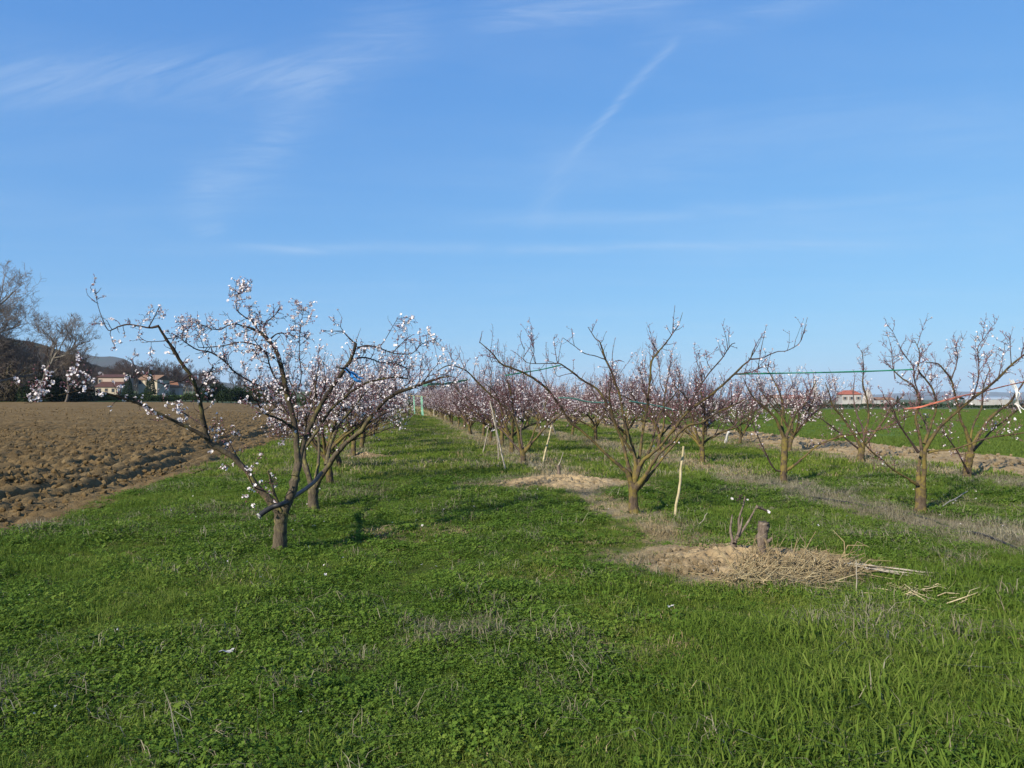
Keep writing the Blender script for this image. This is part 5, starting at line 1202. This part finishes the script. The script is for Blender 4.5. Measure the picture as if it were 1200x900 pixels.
def tie(P, r, mat, name, label, cat='twine'):
    P = smooth(P, 4); b = MB(); b.tube(P, np.full(len(P), r) * RNG.uniform(0.8, 1.2, len(P)), 6); return tag(b.obj(name, mat, None, True, tuple(P[0])), label, cat)
tie([at(862, 438.5, 9.65), at(900, 437.6, 9.8), at(960, 436.6, 10.0), at(1020, 435, 10.3), at(1069, 433, 10.45)], 0.011, M['green_tape'], 'tie_band', 'taut dark green band between the central and the right tree', 'band')
tie([at(592, 440, 9.75), at(610, 437, 9.85), at(632, 433.5, 10.1), at(657, 428, 10.35)], 0.009, M['green_tape'], 'tie_band', 'short green band joining two left limbs of the central tree', 'band')
tie([at(655, 466, 14.0), at(672, 467, 14.3), at(690, 471, 14.6), at(716, 472, 15.0)], 0.013, M['pale_net'], 'twine', 'pale twine strung behind the left limbs of the central tree')
tie([at(738, 470, 14.0), at(755, 473, 14.4), at(772, 476, 14.8), at(792, 481, 15.1)], 0.014, M['pale_net'], 'twine', 'pale green twine strung behind the right limbs of the central tree')
ribbon([at(496, 452, 9.9), at(508, 450, 10.0), at(520, 450, 10.1), at(533, 448, 10.3), at(548, 445, 10.6)], 0.035, M['pale_net'], 'net_strip', 'pale green net strip caught in the tip of the long right limb', 'net', 0.5)
ribbon([at(1060, 479, 10.6), at(1078, 477, 10.6), at(1092, 473, 10.5), at(1110, 468.5, 10.5), at(1130, 463.5, 10.6), at(1150, 459.5, 10.8), at(1175, 453, 11.2), at(1206, 446, 11.8)], 0.024, M['orange'], 'tie_tape', 'orange plastic tape slanting up to the right edge', 'tape', 0.8)
wr = [at(1187, 446, 14.7), at(1189, 455, 14.72), at(1191, 463, 14.68), at(1194, 471, 14.75), at(1199, 480, 14.7)]
root = tag(empty('white_ribbon', wr[0]), 'crumpled white ribbon hanging from a branch at the right edge', 'ribbon')
for k in range(4): ribbon(np.array(wr) - wr[0] + RNG.normal(0, 0.028, (5, 3)), 0.022, M['white'], 'strip', None, twist=2.5 * k + 1, parent=root)
bt = [at(405, 432, 7.9), at(409, 436, 7.88), at(413, 441, 7.86), at(418, 446, 7.86), at(423, 447, 7.87)]
root = tag(empty('blue_tape', bt[0]), 'torn blue plastic tape tied to an upper limb of the nearest tree', 'tape')
b = MB(); b.tube(smooth(np.array([at(394, 429.5, 7.8), at(399, 431.5, 7.78), at(405, 432, 7.82), at(410, 437, 7.86)]) - bt[0], 4), np.full(13, 0.010), 6); b.obj('strap', M['hose'], root)
ribbon(np.array(bt) - bt[0], 0.036, M['blue'], 'strip', None, twist=0.6, parent=root)
ribbon(np.array([bt[1], at(415, 438, 7.9), at(420, 442, 7.92), at(426, 444, 7.9)]) - bt[0], 0.03, M['blue'], 'strip', None, twist=1.2, parent=root)
gp = G(496, 489); root = tag(empty('green_banner', gp), 'green net strips hanging from a pale rail far down the lane', 'net')
b = MB(); b.tube([(-1.5, 0, 1.95), (0, 0, 1.85), (1.0, 0, 1.75)], [0.05] * 3, 6); b.obj('rail', M['stake'], root)
for dx in (-1.4, 0.95):
    b = MB(); b.tube([(dx, 0.02, -0.1), (dx, 0.02, 1.9)], [0.05, 0.04], 6); b.obj('post', M['greystake'], root)
for dx, w_, z0, m_ in ((-0.15, 0.20, 0.15, 'pale_net'), (-0.85, 0.12, 0.3, 'pale_net')):
    ribbon([(dx, -0.06, 1.9), (dx + 0.03, -0.08, 1.3), (dx + 0.05, -0.05, 0.8), (dx + 0.1, -0.07, z0)], w_, M[m_], 'strip', None, parent=root)

# ------------------------------------------------------------------ stumps, dead stems and straw
sb = G(893, 663, -0.05); root = tag(empty('tree_stump', sb), 'weathered grey tree stump standing on the dug mound', 'stump')
P = smooth([(0, 0, -0.1), (0.005, 0, 0.1), (-0.005, 0.01, 0.25), (0.012, 0, 0.40), (0.02, 0, 0.47)], 5); rr = 0.044 + 0.035 * np.exp(-np.clip(P[:, 2], 0, 1) / 0.07) + 0.012 * (P[:, 2] > 0.3)
b = MB(); b.tube(P, rr * 0.9, 14, 0, 0.2); b.obj('trunk', M['stumpwood'], root)
b = MB(); b.tube([(0.02, 0, 0.462), (0.021, 0, 0.476)], [0.046, 0.040], 14, 0, 0.2); b.obj('cut_face', M['limb'], root)
b = MB(); b.tube([(0.03, -0.03, 0.28), (0.07, -0.04, 0.31), (0.085, -0.04, 0.33)], [0.02, 0.016, 0.010], 7); b.obj('branch_stub', M['stumpwood'], root)
b = MB()
for k in range(40):
    a_ = RNG.uniform(0, 6.28); p = np.array((0.06 * math.cos(a_), 0.06 * math.sin(a_), RNG.uniform(0.08, 0.34)))
    b.tube([p, p + (0.03 * math.cos(a_), 0.03 * math.sin(a_), -0.1), p + (0.07 * math.cos(a_), 0.07 * math.sin(a_), -p[2] + 0.02)], [0.003, 0.0025, 0.0015], 3)
o = b.obj('bark_fibres', M['straw'], root); o['kind'] = 'stuff'
db = G(859, 655); root = tag(empty('dead_sapling', db), 'small dead sapling with forked bare shoots left of the grey stump', 'sapling')
dd = db[1]
def W_(px, py, dz=0): return at(px, py, dd + dz) - db
b = MB(); b.tube(smooth([W_(859, 660), W_(859, 645), W_(860, 633)], 4), np.linspace(0.038, 0.030, 9), 9, 0, 0.15); b.obj('trunk', M['stumpwood'], root)
for pts in ([(859, 636), (856, 622), (857, 611), (858, 603)], [(861, 636), (866, 622), (866, 608), (871, 592), (873, 582)], [(861, 634), (870, 622), (880, 606), (887, 592)], [(864, 628), (868, 618), (870, 606)], [(887, 594), (895, 597), (903, 601)]):
    b = MB(); P = smooth([W_(p[0], p[1], 0.04 * k - 0.05) for k, p in enumerate(pts)], 4); b.tube(P, np.linspace(0.017, 0.006, len(P)), 6, 0, 0.12); b.obj('shoot', M['stumpwood'], root)
fb = MB(); C = np.array([W_(858, 584), W_(900, 598), W_(901, 600), W_(876, 585)]); petals(fb, C, RNG.normal(0, 1, (4, 3)) + (0, -1, 0.3), 0.016, 0); fb.obj('blossoms', [M['petal']], root)['kind'] = 'stuff'
fb = MB(); C = np.array([W_(867, 584) + RNG.normal(0, 0.02, 3) for _ in range(40)]); buds(fb, C, 0.007, 0); fb.obj('seed_head', [M['twig']], root)['kind'] = 'stuff'
sb = G(655, 563); root = tag(empty('dead_sapling', sb), 'thin dead stem with a curved shoot on the farther mound', 'sapling')
b = MB(); P = smooth(np.array([at(655, 566, sb[1]), at(655, 554, sb[1]), at(654, 545, sb[1])]) - sb, 4); b.tube(P, np.linspace(0.04, 0.03, len(P)), 8, 0, 0.1); b.obj('trunk', M['stumpwood'], root)
b = MB(); P = smooth(np.array([at(654, 546, sb[1]), at(657, 540, sb[1]), at(660, 530, sb[1] - .05)]) - sb, 4); b.tube(P, np.linspace(0.014, 0.006, len(P)), 6); b.obj('shoot', M['greystake'], root)

def straw(name, cx, cy, rx, ry, n, L, flatness, label_kind='stuff', ht=0.12):
    b = MB()
    for k in range(n):
        a_ = RNG.uniform(0, 6.283); r = math.sqrt(RNG.uniform(0, 1)); x, y = cx + rx * r * math.cos(a_), cy + ry * r * math.sin(a_)
        z = float(gz(x, y)) + RNG.uniform(0.0, ht) * (1 - r * 0.6); l = L * RNG.uniform(0.4, 1.2); ya = RNG.choice([RNG.normal(0.1, 0.5), RNG.normal(-1.5, 0.5), RNG.uniform(0, 6.283)]); pit = RNG.normal(0.1, flatness)
        d = np.array((math.cos(ya) * math.cos(pit), math.sin(ya) * math.cos(pit), abs(math.sin(pit)) if RNG.uniform() < 0.7 else -abs(math.sin(pit)) * 0.4)) * l
        md = RNG.normal(0, 0.14, 3) * l
        P0 = np.array((x, y, z)); w_ = RNG.uniform(0.0015, 0.0055)
        b.tube([P0, P0 + d * 0.5 + md, P0 + d], [w_, w_, w_ * 0.5], 3, 0, 0, False)
    o = b.obj(name, M['loose_straw']); o['kind'] = 'stuff'; return o
c_ = G(935, 672); straw('straw', c_[0], c_[1], 0.60, 0.26, 420, 0.36, 0.5)
c_ = G(905, 684); straw('straw', c_[0], c_[1], 0.5, 0.2, 260, 0.30, 0.5)
c_ = G(890, 672); straw('straw', c_[0], c_[1], 0.25, 0.12, 120, 0.26, 0.9)
c_ = G(1075, 700); straw('straw', c_[0], c_[1], 0.32, 0.45, 90, 0.22, 0.25, ht=0.06)
c_ = G(1175, 752); straw('straw', c_[0], c_[1], 0.3, 0.3, 70, 0.16, 0.25, ht=0.06)
c_ = G(700, 575); straw('straw', c_[0], c_[1], 1.1, 0.5, 160, 0.22, 0.2, ht=0.04)
# a bundle of dry stalks lying right of the mound
p0, p1 = G(985, 667, 0.05), G(1104, 681, 0.04); root = tag(empty('stalk_bundle', p0), 'bundle of dry stalks lying on the grass right of the stump', 'stalks')
for k in range(9):
    a_, b2 = p0 + RNG.normal(0, 1, 3) * (0.06, 0.05, 0.014) + (p1 - p0) * RNG.uniform(0, 0.25), p1 + RNG.normal(0, 1, 3) * (0.06, 0.05, 0.012) - (p1 - p0) * RNG.uniform(0, 0.3)
    b = MB(); b.tube(smooth([a_ - p0, (a_ + b2) / 2 - p0 + RNG.normal(0, 0.012, 3), b2 - p0], 4), np.linspace(0.008, 0.004, 9), 5); b.obj('stalk', M['greystake'], root)
pole(G(1004, 702, -0.03), at(1003, 656, G(1004, 702)[1]), 0.005, 0.003, M['greystake'], 'single upright dry stalk at the right end of the straw', 'stalk', 'dry_stalk', wob=0.004)
# litter
def scrap(p, s_, label, seed):
    g = r_(seed); n = 7; U, V = np.meshgrid(np.linspace(-1, 1, n), np.linspace(-1, 1, 5))
    Z = 1.1 * fbm(U * 1.6 + seed, V * 1.3, 3, seed) + 0.12 * np.abs(U); b = MB()
    P = np.stack([U * s_ * 1.5, V * s_ * 0.8 + 0.5 * s_ * U, Z * s_], -1).reshape(-1, 3); i = np.arange(4)[:, None] * n; j = np.arange(n - 1)[None]
    b.add(P, np.stack([i + j, i + j + 1, i + n + j + 1, i + n + j], -1).reshape(-1, 4)); o = b.obj('paper_scrap', M['paper'], None, False); o.location = tuple(p); tag(o, label, 'litter')
scrap(G(265, 774, 0.055), 0.026, 'crumpled white paper scrap in the grass at lower left', 3)
scrap(G(786, 720, 0.06), 0.016, 'small whitish scrap in the grass in front of the mound', 5)
# fallen petals under the blossoming trees and a few white flowers in the grass
x, y = [], []
for cx, cy, n, r in ((-2.2, 7.6, 25, 1.0), (-2.9, 10.6, 30, 1.3), (6.4, 12.0, 50, 2.2), (5.0, 9.5, 16, 2.0), (1.8, 10.5, 12, 1.2)):
    x.append(RNG.normal(cx, r, n)); y.append(RNG.normal(cy, r, n))
x, y = np.concatenate(x), np.concatenate(y)
scatter('fallen_blossoms', np.stack([x, y, gz(x, y) + 0.06], -1), RNG.uniform(0.9, 2.2, len(x)), np.zeros(len(x), int), source('fallen_src', [speck(0.006, M['petal'])]), tilt=0.5)

# ------------------------------------------------------------------ air
HAZE = 9.0e-5
if HAZE:
    b = MB(); b.box((-13000, -13000, -9.5), (13000, 13000, 420)); hz = bpy.data.materials.new('air'); hz.use_nodes = True
    t = NT(hz.node_tree); t.n.remove(hz.node_tree.nodes['Principled BSDF'])
    pv = t.node('ShaderNodeVolumePrincipled'); pv.inputs['Color'].default_value = (0.66, 0.82, 1.0, 1); pv.inputs['Density'].default_value = HAZE; pv.inputs['Anisotropy'].default_value = 0.0
    t.l.new(pv.outputs[0], hz.node_tree.nodes['Material Output'].inputs['Volume'])
    o = b.obj('haze', hz, None, False); o['kind'] = 'stuff'
